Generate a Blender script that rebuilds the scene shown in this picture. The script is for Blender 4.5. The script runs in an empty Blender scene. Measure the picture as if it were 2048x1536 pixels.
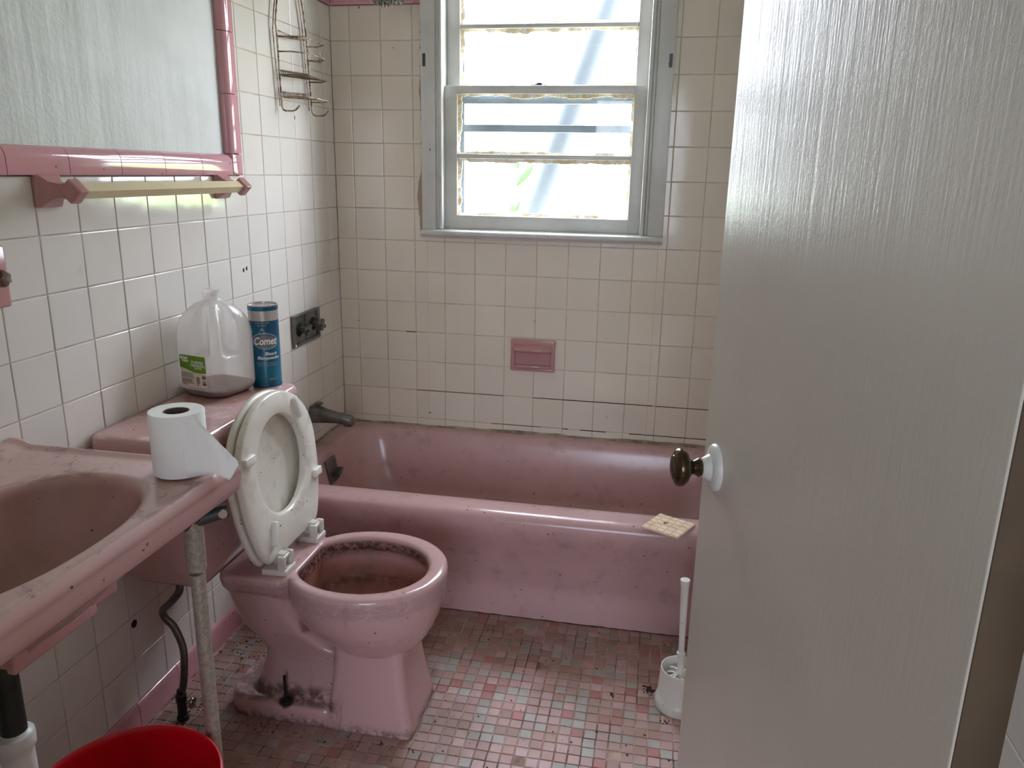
import bpy, bmesh, math, random
from mathutils import Vector, Matrix
random.seed(7)
S = bpy.context.scene
COL = S.collection
PI = math.pi

# ------------------------------------------------------------------ helpers
class MB:
    """collects vertices and faces of one mesh"""
    def __init__(s):
        s.v = []; s.f = []; s.m = []; s.M = Matrix.Identity(4); s.mi = 0; s.col = []; s.cc = (1, 1, 1, 1)
    def av(s, co):
        s.v.append(tuple(s.M @ Vector(co))); s.col.append(s.cc)
        return len(s.v) - 1
    def af(s, *idx):
        s.f.append(tuple(idx)); s.m.append(s.mi)
    def box(s, x0, x1, y0, y1, z0, z1, b=0.0):
        if b <= 0:
            i = [s.av((x, y, z)) for z in (z0, z1) for y in (y0, y1) for x in (x0, x1)]
            for q in ((0, 2, 3, 1), (4, 5, 7, 6), (0, 1, 5, 4), (2, 6, 7, 3), (0, 4, 6, 2), (1, 3, 7, 5)):
                s.af(*[i[k] for k in q])
            return
        b = min(b, (x1-x0)*.49, (y1-y0)*.49, (z1-z0)*.49)
        bm = bmesh.new(); bmesh.ops.create_cube(bm, size=1)
        for v in bm.verts:
            v.co = Vector(((x0+x1)/2+v.co.x*(x1-x0), (y0+y1)/2+v.co.y*(y1-y0), (z0+z1)/2+v.co.z*(z1-z0)))
        bmesh.ops.bevel(bm, geom=bm.edges[:], offset=b, segments=3, profile=.5, affect='EDGES')
        s.bm(bm)
    def bm(s, bm):
        bm.verts.index_update()
        base = [s.av(v.co) for v in bm.verts]
        for f in bm.faces: s.af(*[base[v.index] for v in f.verts])
        bm.free()
    def loft(s, rings, cap0=True, cap1=True, closed=True):
        ids = [[s.av(p) for p in r] for r in rings]
        n = len(ids[0])
        for a, b in zip(ids, ids[1:]):
            for k in range(n if closed else n-1):
                k2 = (k+1) % n
                s.af(a[k], a[k2], b[k2], b[k])
        if cap0: s.af(*ids[0][::-1])
        if cap1: s.af(*ids[-1])
        return ids
    def lathe(s, prof, n=32, axis='z', c=(0, 0, 0), cap0=True, cap1=True):
        rings = []
        for r, h in prof:
            ring = []
            for k in range(n):
                a = 2*PI*k/n
                p = (r*math.cos(a), r*math.sin(a), h)
                if axis == 'x': p = (p[2], p[0], p[1])
                if axis == 'y': p = (p[1], p[2], p[0])
                ring.append((p[0]+c[0], p[1]+c[1], p[2]+c[2]))
            rings.append(ring)
        s.loft(rings, cap0, cap1)
    def tube(s, path, rad, n=12, cap=True):
        path = [Vector(p) for p in path]
        if not isinstance(rad, (list, tuple)): rad = [rad]*len(path)
        rings = []; up = None
        for i, p in enumerate(path):
            t = (path[min(i+1, len(path)-1)] - path[max(i-1, 0)]).normalized()
            if up is None:
                up = t.cross(Vector((0, 0, 1)))
                if up.length < .01: up = t.cross(Vector((1, 0, 0)))
                up.normalize()
            else:
                up = (up - t*up.dot(t)).normalized()
            w = t.cross(up)
            rings.append([p + (up*math.cos(2*PI*k/n) + w*math.sin(2*PI*k/n))*rad[i] for k in range(n)])
        s.loft(rings, cap, cap)
    def build(s, name, mat, parent=None, smooth=False, angle=40, usecol=False):
        me = bpy.data.meshes.new(name)
        me.from_pydata(s.v, [], s.f)
        for m in (mat if isinstance(mat, (list, tuple)) else [mat]): me.materials.append(m)
        for p, i in zip(me.polygons, s.m): p.material_index = i
        if usecol:
            ca = me.color_attributes.new('tint', 'FLOAT_COLOR', 'POINT')
            for i, c in enumerate(s.col): ca.data[i].color = c
        bm = bmesh.new(); bm.from_mesh(me)
        bmesh.ops.recalc_face_normals(bm, faces=bm.faces[:]) if not usecol else None
        bm.to_mesh(me); bm.free()
        if smooth:
            me.polygons.foreach_set('use_smooth', [True]*len(me.polygons))
            try: me.set_sharp_from_angle(angle=math.radians(angle))
            except Exception: pass
        o = bpy.data.objects.new(name, me); COL.objects.link(o)
        if parent: o.parent = parent
        return o

def tag(o, label=None, cat=None, group=None, kind=None):
    if label: o['label'] = label
    if cat: o['category'] = cat
    if group: o['group'] = group
    if kind: o['kind'] = kind
    return o
def thing(name, label, cat, loc=(0, 0, 0), rz=0, group=None):
    o = bpy.data.objects.new(name, None); COL.objects.link(o)
    o.empty_display_size = .05
    o.location = loc; o.rotation_euler = (0, 0, rz)
    return tag(o, label, cat, group)
def struct(o, label=None, cat=None):
    return tag(o, label, cat, None, 'structure')

def rrect(x0, x1, y0, y1, r, z, n=8):
    """rounded rectangle ring, counter clockwise"""
    r = max(min(r, (x1-x0)/2-1e-4, (y1-y0)/2-1e-4), 1e-4)
    out = []
    for cx, cy, a0 in ((x1-r, y1-r, 0), (x0+r, y1-r, PI/2), (x0+r, y0+r, PI), (x1-r, y0+r, 1.5*PI)):
        for k in range(n+1):
            a = a0 + PI/2*k/n
            out.append((cx+r*math.cos(a), cy+r*math.sin(a), z))
    return out
def ell(cx, cy, a, b, z, n=64, p=2.0, egg=0.0):
    out = []
    for k in range(n):
        t = 2*PI*k/n
        c, s_ = math.cos(t), math.sin(t)
        x = math.copysign(abs(c)**(2/p), c); y = math.copysign(abs(s_)**(2/p), s_)
        out.append((cx + a*x, cy + b*y*(1-egg*x), z))
    return out

# ------------------------------------------------------------------ materials
def lin(c):
    return tuple(((v/255)/12.92 if v/255 <= .04045 else ((v/255+.055)/1.055)**2.4) for v in c) + (1,)
def schlick(t, f0=.04):
    w_ = t.n('ShaderNodeLayerWeight'); w_.inputs['Blend'].default_value = .5
    return t.mul(t.mul(t.mul(w_.outputs['Facing'], 5.0, 'POWER'), 1-f0), f0, 'ADD')
class NT:
    def __init__(s, name):
        s.mat = bpy.data.materials.new(name); s.mat.use_nodes = True
        s.t = s.mat.node_tree; s.t.nodes.clear()
    def n(s, typ, **kw):
        o = s.t.nodes.new(typ)
        for k, v in kw.items():
            if k in o.inputs: o.inputs[k].default_value = v
            else: setattr(o, k, v)
        return o
    def l(s, a, b): s.t.links.new(a, b)
    def pos(s): return s.n('ShaderNodeNewGeometry').outputs['Position']
    def mapped(s, scale):
        m = s.n('ShaderNodeMapping'); m.inputs['Scale'].default_value = scale
        s.l(s.pos(), m.inputs['Vector']); return m.outputs['Vector']
    def noise(s, scale, detail=4, rough=.55, vec=None, dist=0):
        o = s.n('ShaderNodeTexNoise'); o.inputs['Scale'].default_value = scale
        o.inputs['Detail'].default_value = detail; o.inputs['Roughness'].default_value = rough
        o.inputs['Distortion'].default_value = dist
        s.l(vec if vec is not None else s.pos(), o.inputs['Vector']); return o.outputs['Fac']
    def ramp(s, fac, a, b, va=0., vb=1.):
        o = s.n('ShaderNodeMapRange'); o.interpolation_type = 'SMOOTHSTEP'
        s.l(fac, o.inputs['Value'])
        for k, v in zip(('From Min', 'From Max', 'To Min', 'To Max'), (a, b, va, vb)): o.inputs[k].default_value = v
        return o.outputs['Result']
    def mul(s, a, b, op='MULTIPLY'):
        o = s.n('ShaderNodeMath', operation=op)
        for i, q in enumerate((a, b)):
            if isinstance(q, (int, float)): o.inputs[i].default_value = q
            else: s.l(q, o.inputs[i])
        return o.outputs[0]
    def mix(s, fac, a, b):
        o = s.n('ShaderNodeMix', data_type='RGBA')
        for i, q in ((0, fac), (6, a), (7, b)):
            if isinstance(q, (int, float, tuple)): o.inputs[i].default_value = q
            else: s.l(q, o.inputs[i])
        return o.outputs[2]
    def specks(s, scale, size, density, vec=None):
        """sparse dark flecks mask"""
        v = s.n('ShaderNodeTexVoronoi'); v.inputs['Scale'].default_value = scale
        w = s.n('ShaderNodeTexNoise'); w.inputs['Scale'].default_value = scale*1.7
        src = vec if vec is not None else s.pos()
        s.l(src, w.inputs['Vector'])
        add = s.n('ShaderNodeVectorMath', operation='MULTIPLY_ADD')
        s.l(w.outputs['Color'], add.inputs[0]); add.inputs[1].default_value = (.6/scale,)*3; s.l(src, add.inputs[2])
        s.l(add.outputs[0], v.inputs['Vector'])
        d = s.ramp(v.outputs['Distance'], size*.38, size*.58, 1, 0)
        sp = s.n('ShaderNodeSeparateColor'); s.l(v.outputs['Color'], sp.inputs[0])
        return s.mul(d, s.ramp(sp.outputs[0], 1-density-.01, 1-density+.01))
    def bump(s, h, strength, dist=.001, normal=None):
        b = s.n('ShaderNodeBump'); b.inputs['Strength'].default_value = strength; b.inputs['Distance'].default_value = dist
        s.l(h, b.inputs['Height'])
        if normal is not None: s.l(normal, b.inputs['Normal'])
        return b.outputs['Normal']
    def out(s, col, rough=.5, metal=0., normal=None, spec=.5, trans=0., ior=None, coat=0.):
        p = s.n('ShaderNodeBsdfPrincipled'); o = s.n('ShaderNodeOutputMaterial')
        for k, q in (('Base Color', col), ('Roughness', rough), ('Metallic', metal), ('Specular IOR Level', spec), ('Coat Weight', coat)):
            if isinstance(q, (int, float, tuple)): p.inputs[k].default_value = q
            else: s.l(q, p.inputs[k])
        if normal is not None: s.l(normal, p.inputs['Normal'])
        s.l(p.outputs[0], o.inputs[0]); s.p = p
        return s.mat

def simple(name, rgb, rough=.5, metal=0., bump=0., bscale=200., var=0., spec=.5):
    t = NT(name); c = lin(rgb)
    if var:
        d = tuple(x*(1-var) for x in c[:3]) + (1,)
        col = t.mix(t.ramp(t.noise(14, 5), .35, .7), c, d)
    else: col = c
    nm = t.bump(t.noise(bscale, 3), bump, .0006) if bump else None
    return t.out(col, rough, metal, nm, spec)

def ceramic(name, rgb, rough=.12, speck=.06, smear=.25, dirt=(92, 66, 58), sscale=70, lowgrime=None, spec=.5):
    t = NT(name); c = lin(rgb)
    col = t.mix(t.ramp(t.noise(5, 5), .4, .75), c, tuple(x*.9 for x in c[:3]) + (1,))
    if smear:
        st = t.mul(t.ramp(t.noise(17, 5, .6), .5, .8), smear)
        col = t.mix(st, col, lin(dirt))
    sp = t.specks(sscale, .3, speck)
    col = t.mix(t.mul(sp, .85), col, lin((58, 38, 34)))
    sp2 = t.specks(sscale*2.3, .28, speck*.8)
    col = t.mix(t.mul(sp2, .7), col, lin((70, 48, 42)))
    if lowgrime:
        sep = t.n('ShaderNodeSeparateXYZ'); t.l(t.pos(), sep.inputs[0])
        g = t.mul(t.ramp(sep.outputs[2], lowgrime[0], lowgrime[1], 1, 0), t.ramp(t.noise(40, 6, .7), .38, .62))
        col = t.mix(t.mul(g, .75), col, lin((70, 52, 44)))
    nm = t.bump(t.noise(6, 2), .05, .01)
    return t.out(col, rough, 0, nm, spec)

M = {}
M['pink'] = ceramic('pink_enamel', (192, 155, 154), .14, .06, .2)
M['pink_tub'] = ceramic('pink_tub_enamel', (192, 155, 154), .2, .09, .3, sscale=60)
M['pink_sink'] = None
M['pink_trim'] = ceramic('pink_glazed_trim', (203, 150, 157), .07, .02, .06)
M['pink_bar'] = ceramic('pink_glazed_fixture', (184, 136, 135), .16, .03, .1)

def tile_mat(name, rgb, warm):
    t = NT(name); c = lin(rgb)
    at = t.n('ShaderNodeAttribute'); at.attribute_name = 'tint'
    m = t.n('ShaderNodeMix', data_type='RGBA', blend_type='MULTIPLY'); m.inputs[0].default_value = 1
    m.inputs[6].default_value = c; t.l(at.outputs['Color'], m.inputs[7])
    col = m.outputs[2]
    col = t.mix(t.mul(t.ramp(t.noise(3.2, 5, .6), .5, .8), .22), col, lin(warm))
    col = t.mix(t.mul(t.ramp(t.noise(11, 8, .7), .6, .8), .22), col, lin((150, 128, 104)))
    col = t.mix(t.mul(t.specks(26, .2, .05), .8), col, lin((70, 58, 48)))
    return t.out(col, .11, 0, t.bump(t.noise(16, 1), .06, .01), .5)
M['tile'] = tile_mat('cream_wall_tile', (224, 219, 213), (204, 192, 176))
M['tile_back'] = tile_mat('warm_bounce_tile', (222, 212, 198), (196, 180, 158))  # warmer copy of the cream tile, warm bounce light put into its colour
M['grout'] = simple('grout', (198, 185, 171), .9, 0, .3, 300, .35)

t = NT('painted_plaster')
nz = t.noise(95, 4, .6); nz2 = t.noise(6, 3)
mp = t.mapped((1, 5, .5))
nz3 = t.noise(3.5, 3, .5, mp)
col = t.mix(t.ramp(nz2, .4, .7), lin((198, 200, 198)), lin((188, 190, 187)))
col = t.mix(t.mul(t.specks(18, .12, .06), .6), col, lin((80, 80, 76)))
nm = t.bump(nz3, .35, .012, t.bump(nz, .45, .0022))
M['plaster'] = t.out(col, .5, 0, nm, .5)
M['ceiling'] = simple('ceiling_paint', (222, 220, 214), .7, 0, .2, 80)
M['hall_wall'] = simple('hall_paint', (205, 200, 192), .7, 0, .1, 80)
M['hall_floor'] = simple('hall_floor', (120, 98, 78), .5, 0, .1, 60, .3)

def floor_mat():
    t = NT('mosaic_tile')
    at = t.n('ShaderNodeAttribute'); at.attribute_name = 'tint'
    col = at.outputs['Color']
    nd = t.noise(160, 6, .7)
    col = t.mix(t.mul(t.ramp(nd, .5, .75), .28), col, lin((150, 118, 106)))
    big = t.ramp(t.noise(3.4, 6, .6), .43, .66)
    col = t.mix(t.mul(big, .5), col, lin((132, 104, 88)))
    sep = t.n('ShaderNodeSeparateXYZ'); t.l(t.pos(), sep.inputs[0])
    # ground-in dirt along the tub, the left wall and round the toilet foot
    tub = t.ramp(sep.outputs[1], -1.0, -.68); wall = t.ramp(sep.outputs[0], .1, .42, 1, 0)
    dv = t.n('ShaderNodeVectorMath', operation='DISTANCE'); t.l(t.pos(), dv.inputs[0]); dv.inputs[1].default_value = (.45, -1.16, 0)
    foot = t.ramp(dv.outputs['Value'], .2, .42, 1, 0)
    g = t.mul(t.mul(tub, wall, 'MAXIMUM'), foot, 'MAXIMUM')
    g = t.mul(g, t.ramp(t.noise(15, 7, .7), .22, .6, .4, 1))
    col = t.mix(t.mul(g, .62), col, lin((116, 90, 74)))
    col = t.mix(t.mul(t.specks(60, .25, .07), .85), col, lin((62, 46, 40)))
    col = t.mix(t.mul(t.specks(130, .25, .1), .6), col, lin((82, 62, 54)))
    return t.out(col, t.ramp(nd, .3, .7, .34, .6), 0, t.bump(nd, .2, .0008), .45)
M['mosaic'] = floor_mat()
t = NT('mosaic_grout')
M['mgrout'] = t.out(t.mix(t.ramp(t.noise(9, 6, .7), .4, .62), lin((190, 160, 146)), lin((92, 68, 58))), .85)

def sink_mat():
    t = NT('pink_sink_enamel'); c = lin((192, 155, 154))
    sep = t.n('ShaderNodeSeparateXYZ'); t.l(t.pos(), sep.inputs[0])
    nor = t.n('ShaderNodeNewGeometry'); ns = t.n('ShaderNodeSeparateXYZ'); t.l(nor.outputs['Normal'], ns.inputs[0])
    top = t.mul(t.ramp(ns.outputs[2], .6, .9), t.ramp(sep.outputs[2], .74, .775))
    col = t.mix(t.mul(top, .55), c, lin((190, 164, 156)))
    ba = t.noise(8, 8, .68, None, .8)
    col = t.mix(t.mul(t.mul(t.ramp(ba, .50, .68), top), .8), col, lin((104, 84, 80)))
    fine = t.noise(48, 6, .7, t.mapped((1, .6, 1)), .8)
    col = t.mix(t.mul(t.mul(t.ramp(fine, .58, .70), top), .7), col, lin((92, 70, 66)))
    bowl = t.ramp(sep.outputs[2], .79, .74)
    # bowl interior is coated with dried brown residue
    dv = t.n('ShaderNodeVectorMath', operation='DISTANCE'); t.l(t.pos(), dv.inputs[0]); dv.inputs[1].default_value = (.265, -1.83, .79)
    inb = t.mul(t.ramp(sep.outputs[2], .765, .785, 1, 0), t.ramp(ns.outputs[2], -.05, .15))
    col = t.mix(t.mul(t.mul(inb, t.ramp(t.noise(5, 5), .3, .6, .6, 1)), .75), col, lin((142, 98, 86)))
    col = t.mix(t.mul(t.specks(55, .26, .08), .85), col, lin((62, 42, 38)))
    col = t.mix(t.mul(t.specks(120, .26, .07), .7), col, lin((70, 48, 44)))
    return t.out(col, .26, 0, None, .4)
M['pink_sink'] = sink_mat()

def toilet_mat():
    t = NT('pink_toilet_china'); c = lin((192, 155, 154))
    sep = t.n('ShaderNodeSeparateXYZ'); t.l(t.pos(), sep.inputs[0]); X, Y, Z = sep.outputs
    # elliptical distance from the bowl axis
    ex = t.mul(t.mul(X, -.500, 'ADD'), 1/.172); ey = t.mul(t.mul(Y, 1.1, 'ADD'), 1/.143)
    rr = t.mul(t.mul(t.mul(ex, ex), t.mul(ey, ey), 'ADD'), .5, 'POWER')
    inside = t.mul(t.ramp(rr, .90, 1.0, 1, 0), t.ramp(Z, .379, .386, 1, 0))
    gn = t.n('ShaderNodeNewGeometry'); gs = t.n('ShaderNodeSeparateXYZ'); t.l(gn.outputs['Normal'], gs.inputs[0])
    nd_ = t.mul(t.mul(t.mul(gs.outputs[0], ex), t.mul(gs.outputs[1], ey), 'ADD'), gs.outputs[2], 'SUBTRACT')
    inside = t.mul(inside, t.mul(t.ramp(Z, .232, .245), t.ramp(nd_, .12, -.06, 0, 1)))
    base = t.mix(t.ramp(t.noise(6, 6, .6), .4, .7), lin((158, 110, 98)), lin((112, 72, 60)))
    crust = t.mul(t.ramp(t.noise(75, 8, .75), .44, .56), t.mul(t.ramp(Z, .335, .352), t.ramp(Z, .372, .383, 1, 0)))
    base = t.mix(t.mul(crust, .9), base, lin((52, 28, 20)))
    ringz = t.mul(t.ramp(Z, .262, .28), t.ramp(Z, .285, .30, 1, 0))
    base = t.mix(t.mul(t.mul(ringz, t.ramp(t.noise(22, 6, .7), .42, .6)), .8), base, lin((92, 48, 24)))
    # outside: drips and flecks under the rim, grime at the foot
    drip = t.noise(30, 5, .65, t.mapped((1, 1, .12)))
    dm = t.mul(t.ramp(drip, .56, .72), t.ramp(Z, .2, .33))
    col = t.mix(t.mul(dm, .4), c, lin((120, 78, 72)))
    drip2 = t.noise(38, 5, .65, t.mapped((1, 1, .1)))
    col = t.mix(t.mul(t.mul(t.ramp(drip2, .58, .72), t.ramp(Z, .18, .02)), .4), col, lin((112, 76, 68)))
    foot = t.mul(t.ramp(Z, .07, .03, 0, 0), 1)
    ledge = t.mul(t.ramp(Z, .038, .05), t.ramp(Z, .085, .06, 0, 1))
    rear = t.ramp(X, .47, .44)
    col = t.mix(t.mul(t.mul(t.mul(ledge, rear), t.ramp(t.noise(30, 6, .7), .34, .56)), .85), col, lin((66, 46, 38)))
    low = t.mul(t.ramp(Z, .03, .004, 0, 1), t.ramp(t.noise(50, 6, .7), .4, .6))
    col = t.mix(t.mul(low, .7), col, lin((78, 54, 46)))
    hb = t.n('ShaderNodeVectorMath', operation='DISTANCE'); t.l(t.pos(), hb.inputs[0]); hb.inputs[1].default_value = (.325, -1.185, .055)
    blot = t.mul(t.ramp(t.mul(hb.outputs['Value'], t.mul(t.noise(60, 4), .012), 'ADD'), .022, .032, 1, 0), 1)
    col = t.mix(t.mul(blot, .95), col, lin((26, 20, 18)))
    col = t.mix(t.mul(t.specks(60, .27, .10), .85), col, lin((66, 38, 34)))
    col = t.mix(t.mul(t.specks(130, .27, .16), .75), col, lin((84, 52, 46)))
    col = t.mix(t.mul(t.specks(210, .27, .16), .6), col, lin((92, 58, 52)))
    col = t.mix(inside, col, base)
    rough = t.mul(t.mul(inside, .3), .13, 'ADD')
    return t.out(col, rough, 0, t.bump(t.mul(t.noise(75, 8, .75), t.mul(crust, 1)), .6, .003), .5)
M['toilet'] = toilet_mat()

M['seat'] = ceramic('white_seat_plastic', (226, 221, 210), .22, .14, .5, (150, 132, 108), 70)
M['hinge'] = ceramic('white_hinge_plastic', (214, 208, 198), .35, .0, .5, (120, 100, 84), 80)
M['white_plastic'] = ceramic('white_plastic', (230, 228, 220), .3, .03, .12, (160, 150, 140), 60)
M['pvc'] = simple('white_pvc', (214, 214, 208), .35, 0, 0, 100, .1)
M['paper'] = simple('tissue_paper', (240, 240, 238), .95, 0, .6, 260)
M['card'] = simple('cardboard', (96, 78, 66), .9)
M['tarnish'] = simple('tarnished_chrome', (124, 124, 118), .34, .75, .25, 90, .45)
M['chrome'] = simple('worn_chrome', (176, 172, 164), .22, .9, .1, 120, .3)
M['dark_metal'] = simple('dark_tarnished_metal', (70, 66, 62), .4, .7, .3, 120, .4)
M['dark_pipe'] = simple('blackened_pipe', (58, 62, 54), .5, .6, .3, 80, .5)
t = NT('speckled_steel')
col = t.mix(t.ramp(t.noise(140, 6, .7), .42, .62), lin((176, 170, 158)), lin((152, 145, 133)))
M['leg'] = t.out(col, .42, .45, t.bump(t.noise(140, 6), .3, .001))
t = NT('rusty_wire')
col = t.mix(t.ramp(t.noise(60, 4), .45, .6), lin((164, 146, 126)), lin((92, 68, 54)))
M['wire'] = t.out(col, .45, .5)
M['rust'] = simple('rusty_red_wire', (110, 84, 66), .7, .2, .3, 200, .4)
M['brass'] = simple('aged_brass', (84, 70, 48), .22, .85, .1, 60, .4)
M['bar'] = simple('beige_plastic_bar', (222, 206, 170), .25, 0, 0, 100, .06)
M['red'] = simple('red_bucket_plastic', (196, 10, 30), .3, 0, .05, 60)
M['black'] = simple('black_dirt', (22, 18, 16), .95)
M['caulk'] = simple('dirty_caulk', (168, 148, 128), .9, 0, .6, 120, .6)
M['gap'] = simple('open_joint', (34, 28, 24), .95)
M['filler'] = simple('old_filler', (168, 146, 124), .85, 0, .4, 120, .15)
M['debris'] = simple('debris', (60, 42, 34), .95, 0, .3, 200, .3)
M['bracket'] = simple('dark_bracket', (80, 82, 82), .4, .6, .1, 90, .2)
M['pipe_out'] = simple('grey_white_pipe', (84, 89, 95), .5, 0, 0, 60, .05)
M['storm'] = simple('storm_aluminium', (120, 132, 146), .5, .3, .1, 100, .25)
M['leaf'] = simple('weed_leaf', (60, 130, 40), .6, 0, 0, 50, .2)
M['grass'] = simple('lawn_grass', (158, 156, 132), .9, 0, .5, 40, .3)
M['hedge'] = simple('hedge_leaves', (140, 164, 100), .8, 0, .9, 12, .45)
M['siding'] = simple('exterior_siding', (205, 205, 200), .8)

# painted timber (window and door)
t = NT('white_window_paint')
col = t.mix(t.ramp(t.noise(5, 5), .4, .7), lin((204, 203, 198)), lin((188, 187, 181)))
col = t.mix(t.mul(t.specks(22, .14, .1), .8), col, lin((54, 48, 42)))
st = t.noise(60, 4, .6, t.mapped((1, 1, .1)))
M['wpaint'] = t.out(col, .34, 0, t.bump(st, .25, .0012), .5)
t = NT('flaking_putty')
col = t.mix(t.ramp(t.noise(40, 6, .7), .42, .6), lin((226, 220, 206)), lin((206, 188, 146)))
M['putty'] = t.out(col, .85, 0, t.bump(t.noise(70, 6, .7), .8, .003))
t = NT('glossy_door_paint')
tc = t.n('ShaderNodeTexCoord')
mp = t.n('ShaderNodeMapping'); mp.inputs['Scale'].default_value = (1, 1, .035); t.l(tc.outputs['Object'], mp.inputs['Vector'])
b1 = t.noise(210, 4, .6, mp.outputs[0]); b2 = t.noise(170, 3, .6); b3 = t.noise(2.2, 2)
mp2 = t.n('ShaderNodeMapping'); mp2.inputs['Scale'].default_value = (1, 1, .02); t.l(tc.outputs['Object'], mp2.inputs['Vector'])
b4 = t.noise(55, 3, .6, mp2.outputs[0])
col = t.mix(t.ramp(b3, .35, .7), lin((196, 190, 177)), lin((188, 181, 168)))
col = t.mix(t.mul(t.specks(14, .09, .1), .5), col, lin((120, 108, 98)))
h = t.mul(t.mul(b1, 1.0), t.mul(b2, .7), 'ADD'); h = t.mul(h, t.mul(b4, 1.6), 'ADD')
M['door'] = t.out(col, .29, 0, t.bump(h, .34, .0012), 1.0)
M['dooredge'] = simple('door_edge_brown', (92, 74, 56), .6, 0, .1, 60, .2)  # plain dark brown for the hinge-side edge of the leaf

t = NT('window_glass')
g = t.n('ShaderNodeBsdfGlossy'); g.inputs['Roughness'].default_value = .02
tr = t.n('ShaderNodeBsdfTransparent'); tr.inputs[0].default_value = (.97, .985, .98, 1)
df = t.n('ShaderNodeBsdfDiffuse'); df.inputs[0].default_value = (.75, .75, .7, 1)
m1 = t.n('ShaderNodeMixShader'); t.l(schlick(t), m1.inputs[0]); t.l(tr.outputs[0], m1.inputs[1]); t.l(g.outputs[0], m1.inputs[2])
dirt = t.mul(t.ramp(t.noise(26, 8, .75), .5, .75), .1)
dirt = t.mul(dirt, t.mul(t.specks(110, .3, .25), .35), 'ADD')
m2 = t.n('ShaderNodeMixShader'); t.l(dirt, m2.inputs[0]); t.l(m1.outputs[0], m2.inputs[1]); t.l(df.outputs[0], m2.inputs[2])
o = t.n('ShaderNodeOutputMaterial'); t.l(m2.outputs[0], o.inputs[0]); M['glass'] = t.mat

t = NT('tinted_glass')
g = t.n('ShaderNodeBsdfGlossy'); g.inputs['Roughness'].default_value = .02
tr = t.n('ShaderNodeBsdfTransparent'); tr.inputs[0].default_value = (.60, .62, .64, 1)
m1 = t.n('ShaderNodeMixShader'); t.l(schlick(t), m1.inputs[0]); t.l(tr.outputs[0], m1.inputs[1]); t.l(g.outputs[0], m1.inputs[2])
o = t.n('ShaderNodeOutputMaterial'); t.l(m1.outputs[0], o.inputs[0]); M['tint'] = t.mat
t = NT('milky_jug_plastic')
df = t.n('ShaderNodeBsdfDiffuse'); df.inputs[0].default_value = lin((246, 243, 238))
tl = t.n('ShaderNodeBsdfTranslucent'); tl.inputs[0].default_value = lin((248, 244, 240))
tr = t.n('ShaderNodeBsdfTransparent'); tr.inputs[0].default_value = (.95, .95, .95, 1)
g = t.n('ShaderNodeBsdfGlossy'); g.inputs['Roughness'].default_value = .16
a = t.n('ShaderNodeMixShader'); a.inputs[0].default_value = .55; t.l(df.outputs[0], a.inputs[1]); t.l(tl.outputs[0], a.inputs[2])
b = t.n('ShaderNodeMixShader'); b.inputs[0].default_value = .42; t.l(a.outputs[0], b.inputs[1]); t.l(tr.outputs[0], b.inputs[2])
c = t.n('ShaderNodeMixShader'); t.l(schlick(t), c.inputs[0]); t.l(b.outputs[0], c.inputs[1]); t.l(g.outputs[0], c.inputs[2])
o = t.n('ShaderNodeOutputMaterial'); t.l(c.outputs[0], o.inputs[0]); M['jug'] = t.mat
t = NT('murky_water')
df = t.n('ShaderNodeBsdfDiffuse'); df.inputs[0].default_value = lin((96, 50, 18))
tr = t.n('ShaderNodeBsdfTransparent'); tr.inputs[0].default_value = lin((214, 160, 96))
a = t.n('ShaderNodeMixShader'); a.inputs[0].default_value = .12; t.l(df.outputs[0], a.inputs[1]); t.l(tr.outputs[0], a.inputs[2])
o = t.n('ShaderNodeOutputMaterial'); t.l(a.outputs[0], o.inputs[0]); M['water'] = t.mat
M['green'] = simple('label_green', (98, 148, 24), .35)
M['cream'] = simple('label_cream', (226, 214, 198), .4)
M['ink'] = simple('ink', (70, 62, 60), .6)
M['white'] = simple('white_ink', (246, 246, 242), .5)
t = NT('teal_can_print')
col = t.mix(t.ramp(t.noise(16, 3), .35, .7), lin((2, 104, 134)), lin((0, 76, 108)))
M['teal'] = t.out(col, .3, .15)
M['silver'] = simple('silver_foil', (196, 190, 184), .28, .7, .1, 60, .2)
M['dsilver'] = simple('grey_foil', (120, 124, 130), .35, .4)

# ------------------------------------------------------------------ setting
T = .1085; ZJ = 1.037; CX = .06778; DY = .18689; G = .0011
RX = 1.524; YF = -2.2; HC = 2.42
def tile_field(name, frame, us, vs, regions, mat, parent, amp=.03):
    """pillow-edged tiles; frame(u, v, d) -> point, d out of the wall"""
    mb = MB(); rnd = random.Random(hash(name) % 1000 if False else len(name)*37)
    for u0, u1 in zip(us, us[1:]):
        for v0, v1 in zip(vs, vs[1:]):
            for a0, a1, b0, b1 in regions:
                p0, p1, q0, q1 = max(u0+G, a0), min(u1-G, a1), max(v0+G, b0), min(v1-G, b1)
                if p1-p0 < .004 or q1-q0 < .004: continue
                s = 1 - rnd.random()*amp*2; w = rnd.random()*amp
                mb.cc = (s, s*(1-w*.35), s*(1-w), 1)
                tu, tv, off = rnd.gauss(0, .0022), rnd.gauss(0, .0022), rnd.uniform(-.0003, .0003)
                cu, cv = (p0+p1)/2, (q0+q1)/2
                ids = []
                for ins, d in ((0, -.003), (0, -.0010), (.0006, -.0004), (.0018, 0)):
                    ring = []
                    for pu, pv in ((p0+ins, q0+ins), (p1-ins, q0+ins), (p1-ins, q1-ins), (p0+ins, q1-ins)):
                        ring.append(mb.av(frame(pu, pv, d + off + (pu-cu)*tu + (pv-cv)*tv)))
                    ids.append(ring)
                for A, B in zip(ids, ids[1:]):
                    for k in range(4): mb.af(A[k], A[(k+1) % 4], B[(k+1) % 4], B[k])
                mb.af(*ids[-1])
    return mb.build(name, mat, parent, usecol=True)
rows = [ZJ - j*T for j in range(12, -9, -1)]
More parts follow.
